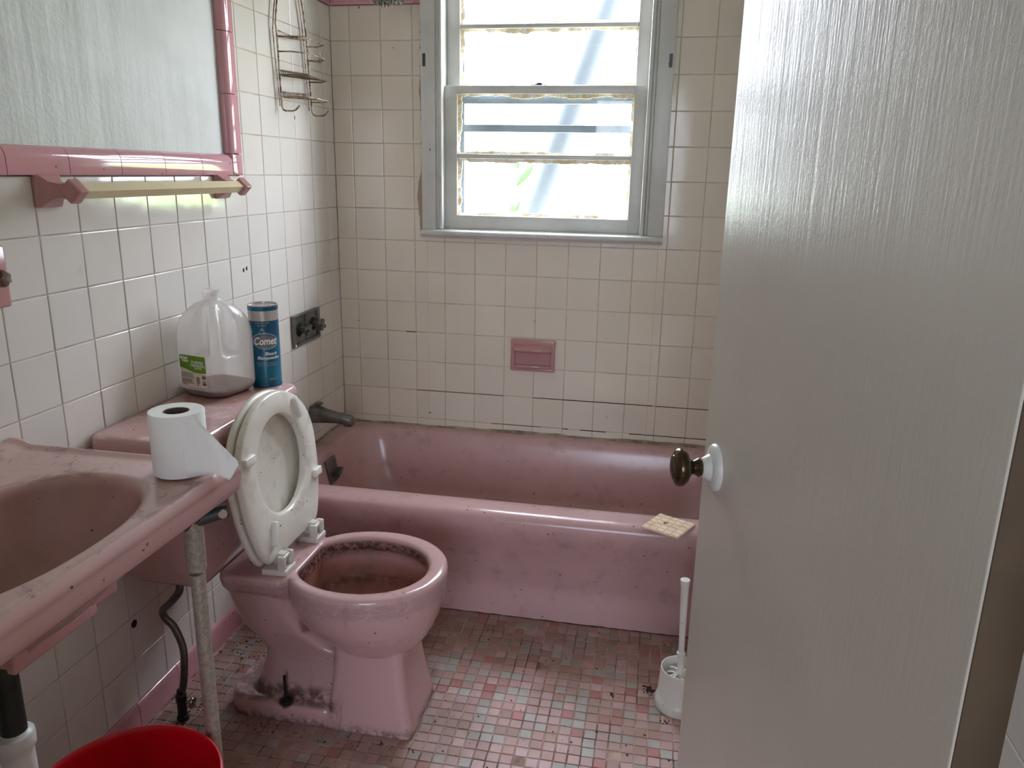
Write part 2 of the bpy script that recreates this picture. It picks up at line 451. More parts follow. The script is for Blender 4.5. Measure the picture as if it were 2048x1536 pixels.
def slab(name, x0, x1, y0, y1, z0, z1, mat, parent=None):
    mb = MB(); mb.box(x0, x1, y0, y1, z0, z1); return mb.build(name, mat, parent)
ZT = ZJ + 7*T          # top of the tub surround tiles
ZW = ZJ + 2*T + .0035  # top of the plain wall tiles under the pink cap

# left wall
wl = struct(slab('wall_left', -.13, -.012, YF, .0135, 0, HC, M['plaster']), 'left wall with cream tiles and pale painted plaster above', 'wall')
mb = MB(); mb.box(-.012, -.0015, YF, -.001, 0, 1.2535); mb.box(-.012, -.0015, -.646, -.001, 1.2535, ZT); mb.build('grout', M['grout'], wl)
us = [-(DY + k*T) for k in range(20, -3, -1)]
tile_field('wall_tiles', lambda u, v, d: (d, u, v), us, rows, [(YF, -.0003, .062, 1.2535), (-.646, -.0003, 1.2535, ZT)], M['tile'], wl)
mb = MB(); mb.lathe([(.0095, -.002), (.0095, .0006), (.0001, .0007)], 14, 'x', (.0004, -1.26, .259)); mb.build('pipe_hole', M['black'], wl)
mb = MB()
for y, z, w, h in ((-.668, .995, .006, .010), (-.65, .998, .005, .010), (-.30, 1.42, .003, .01)):
    mb.box(.0002, .0012, y, y+w, z, z+h)
mb.build('chipped_spot', M['black'], wl)

# back wall
WX0, WX1, WZ0, WZ1 = .388, 1.064, 1.06, 2.03
wb = MB()
wb.box(-.13, WX0, .012, .13, 0, HC); wb.box(WX1, RX+.13, .012, .13, 0, HC)
wb.box(WX0, WX1, .012, .13, 0, WZ0); wb.box(WX0, WX1, .012, .13, WZ1, HC)
wb = struct(wb.build('wall_back', M['plaster']), 'window wall of cream tiles behind the tub', 'wall')
mb = MB(); mb.box(.001, .36, .0015, .012, .0, ZT); mb.box(1.09, RX, .0015, .012, 0, ZT); mb.box(.36, 1.09, .0015, .012, 0, WZ0)
mb.build('grout', M['grout'], wb)
xs = [CX + a*T for a in range(-1, 15)]
tile_field('wall_tiles', lambda u, v, d: (u, -d, v), xs, rows, [(.0003, .33, .3, ZT), (1.125, RX-.0003, .3, ZT), (.33, 1.125, .3, 1.062)], M['tile_back'], wb)
mb = MB()
def gapline(x0, x1, z, h=.0026): mb.box(x0, x1, -.0008, .001, z-h/2, z+h/2)
gapline(CX+1.66*T, CX+2*T, ZJ-3*T); gapline(CX+6*T, CX+7.4*T, ZJ-5*T, .0022); gapline(CX+7.05*T, CX+9.9*T, ZJ-5*T+.0006, .0024)
gapline(CX+7*T, CX+7.2*T, ZJ-6*T); gapline(CX+7.6*T, CX+8.45*T, ZJ-6*T, .003); gapline(CX+9.2*T, CX+9.6*T, ZJ-6*T)
gapline(CX+2*T, CX+5*T, ZJ-5*T-.0004, .0014); gapline(CX+10*T, CX+12*T, ZJ-5*T, .0015); gapline(CX+9.6*T, CX+12*T, ZJ-6*T, .0015)
gapline(CX+4.6*T, CX+6.3*T, ZJ-6*T, .0014)
mb.build('open_joint', M['gap'], wb)
# rough filler strip beside the window casing
mb = MB(); n = 60; rnd = random.Random(3); w = .012; ids = []
for k in range(n+1):
    z = 1.06 + (1.76-1.06)*k/n; w = min(max(w + rnd.gauss(0, .0022), .006), .022)
    ids.append((mb.av((.319, -.0012, z)), mb.av((.319-w, -.0005, z)), mb.av((.319-w-.001, .002, z))))
for A, B in zip(ids, ids[1:]):
    mb.af(A[0], A[1], B[1], B[0]); mb.af(A[1], A[2], B[2], B[1])
mb.build('filler_strip', M['filler'], wb)

# right wall, front wall with the doorway, ceiling, floor
wr = struct(slab('wall_right', RX+.012, RX+.13, YF, .0135, 0, HC, M['plaster']), 'right wall of cream tiles behind the open door', 'wall')
slab('grout', RX+.0015, RX+.012, YF, -.001, 0, 1.2535, M['grout'], wr)
tile_field('wall_tiles', lambda u, v, d: (RX-d, u, v), us, rows, [(YF, -.003, .062, 1.2535)], M['tile'], wr)
DX0, DX1, DH = .56, 1.385, 2.04
mb = MB(); mb.box(-.13, DX0, YF-.12, YF-.0, 0, HC); mb.box(DX1, RX+.13, YF-.12, YF, 0, HC); mb.box(DX0, DX1, YF-.12, YF, DH, HC)
struct(mb.build('wall_front', M['hall_wall']), 'front wall around the doorway', 'wall')
struct(slab('ceiling', -.13, RX+.13, YF-.12, .13, HC, HC+.1, M['ceiling']), 'white ceiling', 'ceiling')

# mosaic floor
fl = struct(slab('floor', -.0, RX+.012, YF-.12, .012, -.1, -.0016, M['mgrout']), 'pink and grey mosaic floor', 'floor')
mb = MB(); P = .0297; rnd = random.Random(11)
pal = [((210, 170, 163), 46), ((220, 184, 180), 18), ((198, 194, 186), 17), ((184, 178, 168), 7), ((198, 126, 124), 8), ((200, 156, 144), 14), ((188, 148, 134), 6)]
bag = [c for c, k in pal for _ in range(k)]
y = -.60; j = 0
while y > YF-.1:
    off = rnd.choice((0, 0, 0, .001, -.001)); x = -.01 + off; i = 0
    while x < RX:
        x0, x1, y0, y1 = x+.0013, x+P-.0013, y-P+.0013, y-.0013
        c = lin(rnd.choice(bag)); k = rnd.uniform(.70, .90); mb.cc = tuple(min(1, v*k) for v in c[:3]) + (1,)
        if x0 > .012 and x1 < RX and rnd.random() > .004:
            e = rnd.uniform(-.0004, .0005); tx, ty = rnd.gauss(0, .006), rnd.gauss(0, .006); jx, jy = rnd.gauss(0, .0003), rnd.gauss(0, .0003)
            r0 = [mb.av((a+jx, b+jy, -.002)) for a, b in ((x0, y0), (x1, y0), (x1, y1), (x0, y1))]
            r1 = [mb.av((a+jx, b+jy, -.0006+e)) for a, b in ((x0, y0), (x1, y0), (x1, y1), (x0, y1))]
            q = .0012
            r2 = [mb.av((a+jx, b+jy, e + (a-x)*tx + (b-y)*ty)) for a, b in ((x0+q, y0+q), (x1-q, y0+q), (x1-q, y1-q), (x0+q, y1-q))]
            for A, B in ((r0, r1), (r1, r2)):
                for m_ in range(4): mb.af(A[m_], A[(m_+1) % 4], B[(m_+1) % 4], B[m_])
            mb.af(*r2)
        x += P; i += 1
    y -= P; j += 1
mb.build('mosaic_tiles', M['mosaic'], fl, usecol=True)

# pink base tiles, cap and borders
def seg_extrude(profile, axis, a0, a1, step, first, gap=.0009):
    """profile (d, z) swept along an axis in separate tiles"""
    mb = MB(); cuts = [a0]; c = first
    while c < a1:
        if c > a0+.004: cuts.append(c)
        c += step
    cuts.append(a1)
    for p, q in zip(cuts, cuts[1:]):
        rings = []
        for s_ in (p+gap, q-gap):
            if axis == 'yl': rings.append([(d, s_, z) for d, z in profile])
            if axis == 'zl': rings.append([(d, z, s_) for d, z in profile])
            if axis == 'xb': rings.append([(s_, -d, z) for d, z in profile])
            if axis == 'yr': rings.append([(RX-d, s_, z) for d, z in profile])
        mb.loft(rings)
    return mb
base = [(-.011, 0), (.012, 0), (.0105, .01), (.009, .055), (.0075, .062), (.003, .0665), (-.011, .068)]
struct(seg_extrude(base, 'yl', YF, -.72, .152, YF).build('baseboard_left', M['pink_trim'], smooth=True), 'glossy pink tile base along the left wall', 'baseboard')
struct(seg_extrude(base, 'yr', YF, -.72, .152, YF).build('baseboard_right', M['pink_trim'], smooth=True), 'glossy pink tile base along the right wall', 'baseboard')
cap = [(-.0115, 1.2555), (.009, 1.2555), (.0105, 1.259), (.0105, 1.283)] + [(.0105-.020*(1-math.cos(a)), 1.283+.025*math.sin(a)) for a in [PI/2*k/8 for k in range(1, 9)]] + [(-.0115, 1.308)]
mb = seg_extrude(cap, 'yl', YF, -.698, .1510, -.840-10*.151)
struct(mb.build('trim_1', M['pink_trim'], smooth=True), 'horizontal pink bullnose tile border under the painted wall', 'trim')
vert = [(-.0115, -.700)] + [(.0105-.020*(1-math.cos(a)), -.676-.024*math.sin(a)) for a in [PI/2*k/8 for k in range(8, 0, -1)]] + [(.0105, -.672), (.0105, -.649), (.009, -.6465), (-.0115, -.6465)]
mb = seg_extrude(vert, 'zl', 1.3095, 2.05, .1510, 1.4585)
mb.box(-.0115, .0105, -.6975, -.6465, 1.2555, 1.3085, .004)
struct(mb.build('trim_2', M['pink_trim'], smooth=True), 'vertical pink bullnose tile border right of the painted wall', 'trim')
lin2 = [(-.0115, ZT+.001), (.006, ZT+.001), (.007, ZT+.004), (.007, ZT+.043), (.002, ZT+.049), (-.0115, ZT+.05)]
mb = seg_extrude(lin2, 'xb', .008, .317, .1510, .143)
struct(mb.build('trim_3', M['pink_trim'], smooth=True), 'pink border tiles above the window wall tiles', 'trim')
mb = seg_extrude(lin2, 'yl', -.645, -.008, .151, -.645)
struct(mb.build('trim_4', M['pink_trim'], smooth=True), 'pink border tiles above the tiles by the shower head', 'trim')

# hallway behind the camera, lit by its own window
hy0, hy1 = YF-.12, -4.6
struct(slab('floor_hall', -1.2, 2.6, hy1, hy0, -.1, -.002, M['hall_floor']), 'hall floor outside the bathroom door', 'floor')
struct(slab('ceiling_hall', -1.3, 2.7, hy1-.1, hy0, HC, HC+.1, M['ceiling']), 'hall ceiling', 'ceiling')
struct(slab('wall_hall_left', -1.3, -1.2, hy1, hy0, -.1, HC, M['hall_wall']), 'hall wall on the left', 'wall')
struct(slab('wall_hall_right', 2.6, 2.7, hy1, hy0, -.1, HC, M['hall_wall']), 'hall wall on the right', 'wall')
mb = MB(); mb.box(-1.3, -.13, hy0, hy0+.1, -.1, HC); mb.box(RX+.13, 2.7, hy0, hy0+.1, -.1, HC)
struct(mb.build('wall_hall_front', M['hall_wall']), 'hall wall beside the bathroom', 'wall')
hw = (.45, 1.85, .7, 1.95)
mb = MB(); mb.box(-1.3, hw[0], hy1-.1, hy1, -.1, HC); mb.box(hw[1], 2.7, hy1-.1, hy1, -.1, HC)
mb.box(hw[0], hw[1], hy1-.1, hy1, -.1, hw[2]); mb.box(hw[0], hw[1], hy1-.1, hy1, hw[3], HC)
struct(mb.build('wall_hall_back', M['hall_wall']), 'hall wall with a window behind the camera', 'wall')
mb = MB(); xm = (hw[0]+hw[1])/2
for b in ((hw[0], hw[0]+.05, hw[2], hw[3]), (hw[1]-.05, hw[1], hw[2], hw[3]), (xm-.03, xm+.03, hw[2], hw[3]), (hw[0], hw[1], hw[2], hw[2]+.05), (hw[0], hw[1], hw[3]-.05, hw[3])):
    mb.box(b[0], b[1], hy1-.07, hy1-.03, b[2], b[3])
w2 = struct(mb.build('window_2', M['wpaint']), 'hall window behind the camera', 'window')
mb = MB(); mb.box(hw[0]+.05, hw[1]-.05, hy1-.052, hy1-.048, hw[2]+.05, hw[3]-.05); mb.build('glass_pane', M['tint'], w2)

# ------------------------------------------------------------------ window
W1 = struct(thing('window_1', 'white painted double hung window above the tub', 'window', (0, 0, 0)))
mb = MB()
mb.box(.318, .368, -.020, .012, 1.079, 2.10, .003); mb.box(1.086, 1.137, -.020, .012, 1.079, 2.10, .003)
mb.box(.368, 1.086, -.020, .012, WZ1-.005, 2.10, .003)
mb.build('casing', M['wpaint'], W1, True)
mb = MB()
for x0, x1 in ((.366, .379), (.379, .391)): mb.box(x0, x1, -.014 if x0 < .37 else -.022, .02, 1.079, 2.03, .005)
for x0, x1 in ((1.061, 1.074), (1.074, 1.087)): mb.box(x0, x1, -.022 if x0 < 1.07 else -.014, .02, 1.079, 2.03, .005)
mb.build('stop_bead', M['wpaint'], W1, True)
mb = MB()
mb.box(WX0-.012, WX0+.001, .0, .13, WZ0, WZ1); mb.box(WX1-.001, WX1+.012, 0, .13, WZ0, WZ1)
mb.box(WX0, WX1, 0, .13, WZ1-.002, WZ1+.012); mb.box(WX0, WX1, 0, .15, WZ0-.004, 1.083)
mb.build('jamb', M['wpaint'], W1)
mb = MB()   # stool with rounded nose
prof = [(.012, 1.052), (-.024, 1.052), (-.026, 1.0555), (-.030, 1.058)] + [(-.034-.013*math.sin(a), 1.0695-.0105*math.cos(a)) for a in [PI*k/8 for k in range(9)]] + [(.012, 1.080)]
mb.loft([[(x, y_, z_) for y_, z_ in prof] for x in (.319, 1.137)])
mb.build('window_stool', M['wpaint'], W1, True)
def sash(name, y0, y1, z0, z1, rails, mun):
    """rails (bottom, top) heights, one middle muntin, two panes"""
    mb = MB(); a, b = .4335, 1.019
    mb.box(WX0+.001, a, y0, y1, z0, z1, .002); mb.box(b, WX1-.001, y0, y1, z0, z1, .002)
    mb.box(a-.001, b+.001, y0, y1, z0, z0+rails[0], .002); mb.box(a-.001, b+.001, y0, y1, z1-rails[1], z1, .002)
    s_ = mb.build(name, M['wpaint'], W1, True)
    mb = MB(); mb.box(a, b, y0+.004, y1-.004, mun-.0075, mun+.0075, .004); mb.build('muntin', M['wpaint'], s_, True)
    yg = (y0+y1)/2+.004
    for p, q in ((z0+rails[0], mun-.0075), (mun+.0075, z1-rails[1])):
        mb = MB(); mb.box(a+.001, b-.001, yg-.0015, yg+.0015, p, q); g_ = mb.build('glass_pane', M['glass'], s_)
        # flaking putty bead round the pane
        mb = MB(); rnd = random.Random(int(p*1000))
        def bead(x0, z0_, x1, z1_, n, nx, nz, wid):
            prev = None; w_ = wid
            for k in range(n+1):
                f = k/n; x, z = x0+(x1-x0)*f, z0_+(z1_-z0_)*f
                w_ = min(max(w_+rnd.gauss(0, wid*.22), wid*.45), wid*1.7)
                ring = [mb.av((x, yg-.012, z)), mb.av((x+nx*w_, yg-.004, z+nz*w_)), mb.av((x+nx*w_*1.05, yg+.002, z+nz*w_*1.05)), mb.av((x, yg+.004, z))]
                if prev:
                    for i in range(4): mb.af(prev[i], prev[(i+1) % 4], ring[(i+1) % 4], ring[i])
                prev = ring
        bead(a, p, b, p, 70, 0, 1, .006); bead(a, q, b, q, 90, 0, -1, .008 if z0 < 1.3 else .010)
        bead(a, p, a, q, 40, 1, 0, .008); bead(b, p, b, q, 40, -1, 0, .005)
        mb.build('putty', M['putty'], s_)
    return s_
lo = sash('lower_sash', .016, .050, 1.083, 1.550, (.046, .026), 1.3255)
up = sash('upper_sash', .054, .088, 1.528, 2.026, (.026, .05), 1.737)
mb = MB()
mb.box(.68, .732, .022, .046, 1.550, 1.553, .001); mb.lathe([(.009, 0), (.009, .006), (.005, .008)], 14, 'z', (.708, .034, 1.553))
mb.M = Matrix.Translation((.708, .034, 1.559)) @ Matrix.Rotation(-.5, 4, 'Y'); mb.box(-.026, .004, -.004, .004, -.002, .004, .0015)
mb.build('sash_lock', M['dark_metal'], lo, True)
mb = MB()
for x0, x1 in ((WX0, .437), (1.012, WX1)): mb.box(x0, x1, .102, .116, 1.083, 2.03)
for z0, z1 in ((1.083, 1.10), (1.408, 1.432), (1.500, 1.530), (2.0, 2.03)): mb.box(WX0, WX1, .100, .118, z0, z1, .002)
mb.build('storm_frame', M['storm'], W1)
mb = MB()
for x, z in ((1.126, 1.618), (.331, 1.625)):
    mb.box(x-.005, x+.005, -.0215, -.0195, z-.02, z+.02, .001); mb.lathe([(.004, -.0025), (.004, .0), (.0005, 0)], 10, 'y', (x, -.0205, z+.008))
mb.build('curtain_bracket', M['bracket'], W1)

# ------------------------------------------------------------------ door
dH = Vector((1.347, -2.161)); phi = math.radians(-12.2); DW = .63; DT = .035
# local x runs from hinge to free edge, local y is the leaf thickness away from the room side seen here
D = struct(thing('door_1', 'open white painted flush door with brass knob', 'door', (dH.x, dH.y, 0), PI/2 - phi))
mb = MB(); mb.box(.0, DW, -DT, 0, .012, 2.03, .0015); leaf = mb.build('door_leaf', M['door'], D)
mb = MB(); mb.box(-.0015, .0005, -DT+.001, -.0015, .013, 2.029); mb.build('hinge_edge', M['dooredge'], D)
KX, KZ = DW-.06, .885
mb = MB(); mb.lathe([(.0335, 0), (.0335, .002), (.031, .006), (.024, .0085), (.019, .010), (.0165, .014), (.0135, .0195), (.011, .021)], 40, 'y', (KX, 0, KZ))
mb.build('rosette', M['wpaint'], D, True)
mb = MB(); mb.lathe([(.009, .018), (.0125, .021), (.0135, .025), (.011, .029), (.0095, .032), (.0135, .037), (.022, .041), (.0262, .047), (.0268, .052), (.0245, .0565), (.019, .0595), (.0175, .0595), (.017, .0605), (.010, .0625), (.001, .063)], 40, 'y', (KX, 0, KZ))
mb.build('door_knob', M['brass'], D, True)
mb = MB()
for z in (.25, 1.80): mb.lathe([(.005, -.045), (.005, .045)], 12, 'z', (-.003, -DT-.004, z))
mb.build('hinge', M['dark_metal'], D, True)

# ------------------------------------------------------------------ bathtub
def front(z):
    pr = [(-.634, 0), (-.632, .03), (-.628, .07), (-.624, .095), (-.627, .115), (-.634, .14), (-.644, .18), (-.660, .225), (-.680, .265), (-.694, .292), (-.701, .318), (-.701, .335), (-.694, .348), (-.684, .354)]
    return pr
TB = thing('bathtub', 'pink enamel alcove bathtub under the window', 'bathtub', (0, 0, 0))
mb = MB(); rings = []
for y_, z_ in front(0): rings.append(rrect(.003, 1.521, y_, -.003, .004, z_))
rings.append(rrect(.003, 1.521, -.672, -.003, .004, .3565))
rings.append(rrect(.020, 1.50, -.640, -.015, .03, .3575))
for x0, x1, y0, y1, r, z in ((.060, 1.450, -.608, -.040, .10, .3555), (.066, 1.444, -.600, -.046, .11, .351), (.071, 1.438, -.594, -.051, .115, .341), (.080, 1.425, -.588, -.060, .12, .31),
                             (.098, 1.395, -.578, -.075, .125, .23), (.120, 1.355, -.568, -.088, .13, .15), (.150, 1.30, -.55, -.105, .13, .105), (.20, 1.23, -.51, -.145, .12, .082), (.28, 1.12, -.43, -.22, .08, .076)):
    rings.append(rrect(x0, x1, y0, y1, r, z))
mb.loft(rings, False, True)
mb.build('tub_shell', M['pink_tub'], TB, True, 60)
mb = MB(); mb.M = Matrix.Translation((.0865, -.335, .288)) @ Matrix.Rotation(math.radians(-11), 4, 'Y')
mb.box(-.004, .006, -.036, .036, -.042, .042, .003); mb.box(.005, .0075, -.028, .028, .026, .034, .001)
ov = mb.build('overflow_plate', M['tarnish'], TB, True)
mb = MB(); mb.M = Matrix.Translation((.0865, -.335, .288)) @ Matrix.Rotation(math.radians(-11), 4, 'Y')
mb.lathe([(.009, .004), (.009, .012)], 14, 'x', (0, 0, -.008)); mb.M = mb.M @ Matrix.Rotation(.35, 4, 'X'); mb.box(.010, .032, -.020, .022, -.017, -.004, .004)
mb.build('trip_lever', M['tarnish'], ov, True)
# dirty sealant bead where tiles meet the rim
mb = MB(); rnd = random.Random(5)
def caulk(p0, p1, nrm, n=70):
    prev = None; w = .012
    for k in range(n+1):
        p = Vector(p0).lerp(Vector(p1), k/n); w = min(max(w+rnd.gauss(0, .0015), .004), .011)
        q = [mb.av(p+Vector((0, 0, w*.9))), mb.av(p+Vector(nrm)*w*.55+Vector((0, 0, .003+w*.3))), mb.av(p+Vector(nrm)*(w*1.2+.003)+Vector((0, 0, -.003)))]
        if prev:
            for i in range(2): mb.af(prev[i], prev[i+1], q[i+1], q[i])
        prev = q
caulk((.002, -.001, .3575), (1.522, -.001, .3575), (0, -1, 0)); caulk((.001, -.68, .3575), (.001, -.002, .3575), (1, 0, 0), 40)
struct(mb.build('trim_5', M['caulk'], smooth=True), 'dirty crumbling sealant along the tub rim', 'sealant')
mb = MB(); rnd = random.Random(8); prev = None
for k in range(90):
    x = .14 + k*(1.38/89); w = rnd.uniform(.0005, .0035)
    q = [mb.av((x, -.6335, .002*rnd.random()+.001)), mb.av((x, -.635-w, .0010))]
    if prev: mb.af(prev[0], prev[1], q[1], q[0])
    prev = q
struct(mb.build('trim_6', M['debris']), 'dark joint where the tub apron meets the floor', 'joint')

# ------------------------------------------------------------------ toilet
TY = -1.10
TO = thing('toilet', 'stained pink toilet with its white seat and lid raised', 'toilet', (0, 0, 0))
def fused(parts, name, mat, parent, voxel=.0034, smooth=4):
    tmp = parts.build(name+'_raw', mat)
    m1 = tmp.modifiers.new('r', 'REMESH'); m1.mode = 'VOXEL'; m1.voxel_size = voxel
    m2 = tmp.modifiers.new('s', 'SMOOTH'); m2.factor = .5; m2.iterations = smooth
    dg = bpy.context.evaluated_depsgraph_get(); dg.update()
    me = bpy.data.meshes.new_from_object(tmp.evaluated_get(dg))
    me.name = name; old = tmp.data
    bpy.data.objects.remove(tmp); bpy.data.meshes.remove(old)
    me.polygons.foreach_set('use_smooth', [True]*len(me.polygons))
    if not me.materials: me.materials.append(mat)
    o = bpy.data.objects.new(name, me); COL.objects.link(o); o.parent = parent
    return o
mb = MB()
# bowl: outer skin up to the rim, over it and down inside
BX = .508
out_ = [(.080, .070, .186, .540), (.094, .082, .196, .535), (.116, .102, .212, .528), (.136, .121, .233, .522), (.153, .137, .256, .517), (.169, .152, .284, .512), (.179, .161, .312, .510), (.186, .168, .345, .508), (.188, .1705, .372, .508), (.187, .1695, .384, .508), (.181, .1635, .3905, .508),
        (.170, .149, .391, .504), (.158, .136, .3885, .500), (.151, .129, .378, .498), (.150, .1275, .362, .498), (.156, .134, .352, .500), (.157, .136, .335, .502), (.148, .128, .295, .503), (.125, .108, .25, .505), (.09, .08, .228, .505), (.04, .035, .220, .505)]
mb.loft([ell(c_, TY, a, b, z, 64, 2.08) for a, b, z, c_ in out_])
# deck behind the bowl
for_deck = [(.195, .42, .060, .30), (.19, .44, .098, .325), (.188, .45, .118, .352), (.188, .45, .125, .372), (.190, .445, .124, .385), (.196, .43, .118, .3895)]
def deckring(x0, x1, h, z):
    return rrect(x0, x1, TY-h, TY+h, .035, z, 6)
mb.loft([deckring(.21, .36, .05, .27)] + [deckring(x0, min(x1, .365), h, z) for x0, x1, h, z in for_deck])
# trapway body
body = [(.195, .50, .098, 0), (.195, .52, .096, .02), (.205, .52, .088, .035), (.222, .52, .066, .05), (.232, .52, .056, .075), (.242, .53, .054, .105), (.252, .53, .056, .14), (.256, .52, .062, .165), (.246, .44, .074, .195), (.222, .40, .090, .235), (.205, .37, .100, .28), (.195, .355, .108, .33), (.192, .35, .112, .36)]
mb.loft([rrect(x0, x1, TY-h, TY+h, .04, z, 6) for x0, x1, h, z in body])
# flared front pedestal
ped = [(.424, .642, .101, 0), (.426, .640, .100, .012), (.430, .634, .098, .04), (.436, .625, .093, .085), (.442, .618, .088, .135), (.446, .613, .084, .18), (.446, .612, .083, .215)]
mb.loft([rrect(x0, x1, TY-h, TY+h, .022, z, 6) for x0, x1, h, z in ped])
# foot flange
mb.loft([rrect(.172, .46, TY-h, TY+h, .05, z, 8) for h, z in ((.096, 0), (.098, .012), (.096, .035), (.090, .044), (.08, .047))])
fused(mb, 'bowl', M['toilet'], TO)
# tank
mb = MB(); tk = []
for x0, x1, h, r, z in ((.05, .185, .165, .03, .383), (.030, .197, .183, .03, .388), (.022, .203, .192, .028, .400), (.018, .207, .197, .026, .43), (.014, .212, .208, .024, .60), (.012, .214, .212, .022, .699)):
    tk.append(rrect(x0, x1, TY-h, TY+h, r, z))
mb.loft(tk); mb.build('tank', M['pink'], TO, True, 50)
mb = MB()
mb.loft([rrect(.006, .232, -1.334, -.850, .03, .697), rrect(.004, .237, -1.340, -.845, .032, .700), rrect(.004, .241, -1.344, -.842, .034, .712), rrect(.004, .240, -1.343, -.843, .034, .730), rrect(.005, .236, -1.339, -.847, .032, .738), rrect(.008, .228, -1.331, -.855, .03, .7415), rrect(.02, .215, -1.318, -.868, .026, .742)])
lidm = NT('pink_tank_lid'); c = lin((192, 155, 154))
col = lidm.mix(lidm.mul(lidm.ramp(lidm.noise(14, 8, .75), .52, .66), .55), c, lin((226, 218, 208)))
sep = lidm.n('ShaderNodeSeparateXYZ'); lidm.l(lidm.pos(), sep.inputs[0])
topm = lidm.ramp(sep.outputs[2], .735, .741)
col = lidm.mix(topm, c, col)
dv = lidm.n('ShaderNodeVectorMath', operation='DISTANCE'); lidm.l(lidm.pos(), dv.inputs[0]); dv.inputs[1].default_value = (.10, -.985, .742)
wet = lidm.mul(lidm.ramp(lidm.mul(dv.outputs['Value'], lidm.mul(lidm.noise(30, 4), .05), 'ADD'), .115, .135, 1, 0), topm)
col = lidm.mix(lidm.mul(wet, .5), col, lin((150, 104, 74)))
col = lidm.mix(lidm.mul(lidm.specks(50, .27, .08), .85), col, lin((58, 38, 34)))
col = lidm.mix(lidm.mul(lidm.specks(120, .27, .07), .7), col, lin((70, 48, 42)))
M['lid'] = lidm.out(col, .14)
mb.build('tank_lid', M['lid'], TO, True, 50)
# raised seat and lid. local: s up along the seat, t sideways, n out of its face
sv = Vector((-.040, 0, .383)).normalized(); nv = Vector((sv.z, 0, -sv.x)); tv = Vector((0, 1, 0)); so = Vector((.313, TY, .424))
def SP(s_, t_, n_): return so + sv*s_ + tv*t_ + nv*n_
def seat_outline(n, grow=0.0, L=.362, hw_=.178, flat=.122):
    """rounded at the top, straight across at the hinge end"""
    pts = []; cy = .208; h = n//2; q_ = n//4
    def low(u):
        if u < .62:
            v = u/.62; a = (1-v)**2; b = 2*v*(1-v); c_ = v*v
            return (a*hw_+b*hw_+c_*flat, a*cy+b*.075)
        if u < .70:
            v = (u-.62)/.08; return (flat-.010*v*v, .006*(1-v)**2 - .0*v)
        return ((flat-.010)*(1-(u-.70)/.30), 0)
    for k in range(n):
        a = 2*PI*k/n - PI/2
        if math.sin(a) >= 0: x, y_ = hw_*math.cos(a), cy + (L-cy)*math.sin(a)
        else:
            kk = k if k <= q_ else n-k
            x, y_ = low(1 - kk/q_)
            if k > n//2: x = -x
        pts.append((x*(1+grow/hw_), y_ + grow*(y_-cy)/cy))
    return pts
N = 96
O0 = seat_outline(N)
I0 = []
for k in range(N):
    a = 2*PI*k/N - PI/2
    I0.append((.110*math.cos(a), .195 + (.115 if math.sin(a) > 0 else .112)*math.sin(a)))
mb = MB(); secs = []
def blend(f): return [(i[0]+(o_[0]-i[0])*f, i[1]+(o_[1]-i[1])*f) for i, o_ in zip(I0, O0)]
for f, n_ in ((0, .004), (0, .012), (.03, .0165), (.08, .018), (.5, .0185), (.92, .018), (.97, .0165), (1, .013), (1, .004), (.97, .001), (.9, 0), (.1, 0), (.03, .001)):
    secs.append([SP(y_, x_, n_) for x_, y_ in blend(f)])
secs.append(secs[0])
mb.loft(secs, False, False)
seat = mb.build('seat', M['seat'], TO, True, 50)
def pad(s0, t0, ang, L, W):
    mb = MB(); R3 = Matrix((( tv.x, sv.x, nv.x, 0), (tv.y, sv.y, nv.y, 0), (tv.z, sv.z, nv.z, 0), (0, 0, 0, 1)))
    mb.M = Matrix.Translation(SP(s0, t0, .018)) @ R3 @ Matrix.Rotation(ang, 4, 'Z')
    mb.box(-L/2, L/2, -W/2, W/2, -.002, .010, .003); mb.build('bumper', M['white_plastic'], seat, True)
pad(.252, -.142, 0, .042, .020); pad(.118, .150, 0, .036, .020); pad(.302, .100, 1.9, .055, .014); pad(.062, -.092, 1.2, .055, .014)
mb = MB(); secs = []
Lo = seat_outline(N, .004)
def lidring(f, n_): return [SP(.2+(y_-.2)*f, x_*f, n_) for x_, y_ in Lo]
for f, n_ in ((.5, -.023), (.9, -.023), (.97, -.021), (1, -.016), (1, -.009), (.98, -.0055), (.95, -.0045), (.90, -.0045), (.84, -.010), (.5, -.012)):
    secs.append(lidring(f, n_))
mb.loft(secs, True, True)
mb.build('seat_lid', M['seat'], TO, True, 50)
for t0 in (-.078, .088):
    mb = MB()
    mb.box(.296, .356, TY+t0-.026, TY+t0+.026, .3895, .404, .003)
    mb.box(.334, .353, TY+t0-.024, TY+t0-.014, .402, .436, .003); mb.box(.334, .353, TY+t0+.014, TY+t0+.024, .402, .436, .003)
    mb.lathe([(.006, -.0256), (.006, .0256)], 12, 'y', (.343, TY+t0, .427))
    mb.box(.318, .345, TY+t0-.011, TY+t0+.011, .412, .438, .003)
    mb.build('seat_hinge', M['hinge'], TO, True)
mb = MB(); mb.lathe([(.0035, .04), (.0035, .118), (.001, .119)], 12, 'z', (.325, -1.186, 0)); mb.lathe([(.012, .046), (.011, .051), (.0036, .053)], 14, 'z', (.325, -1.186, 0))
mb.build('floor_bolt', M['black'], TO, True)

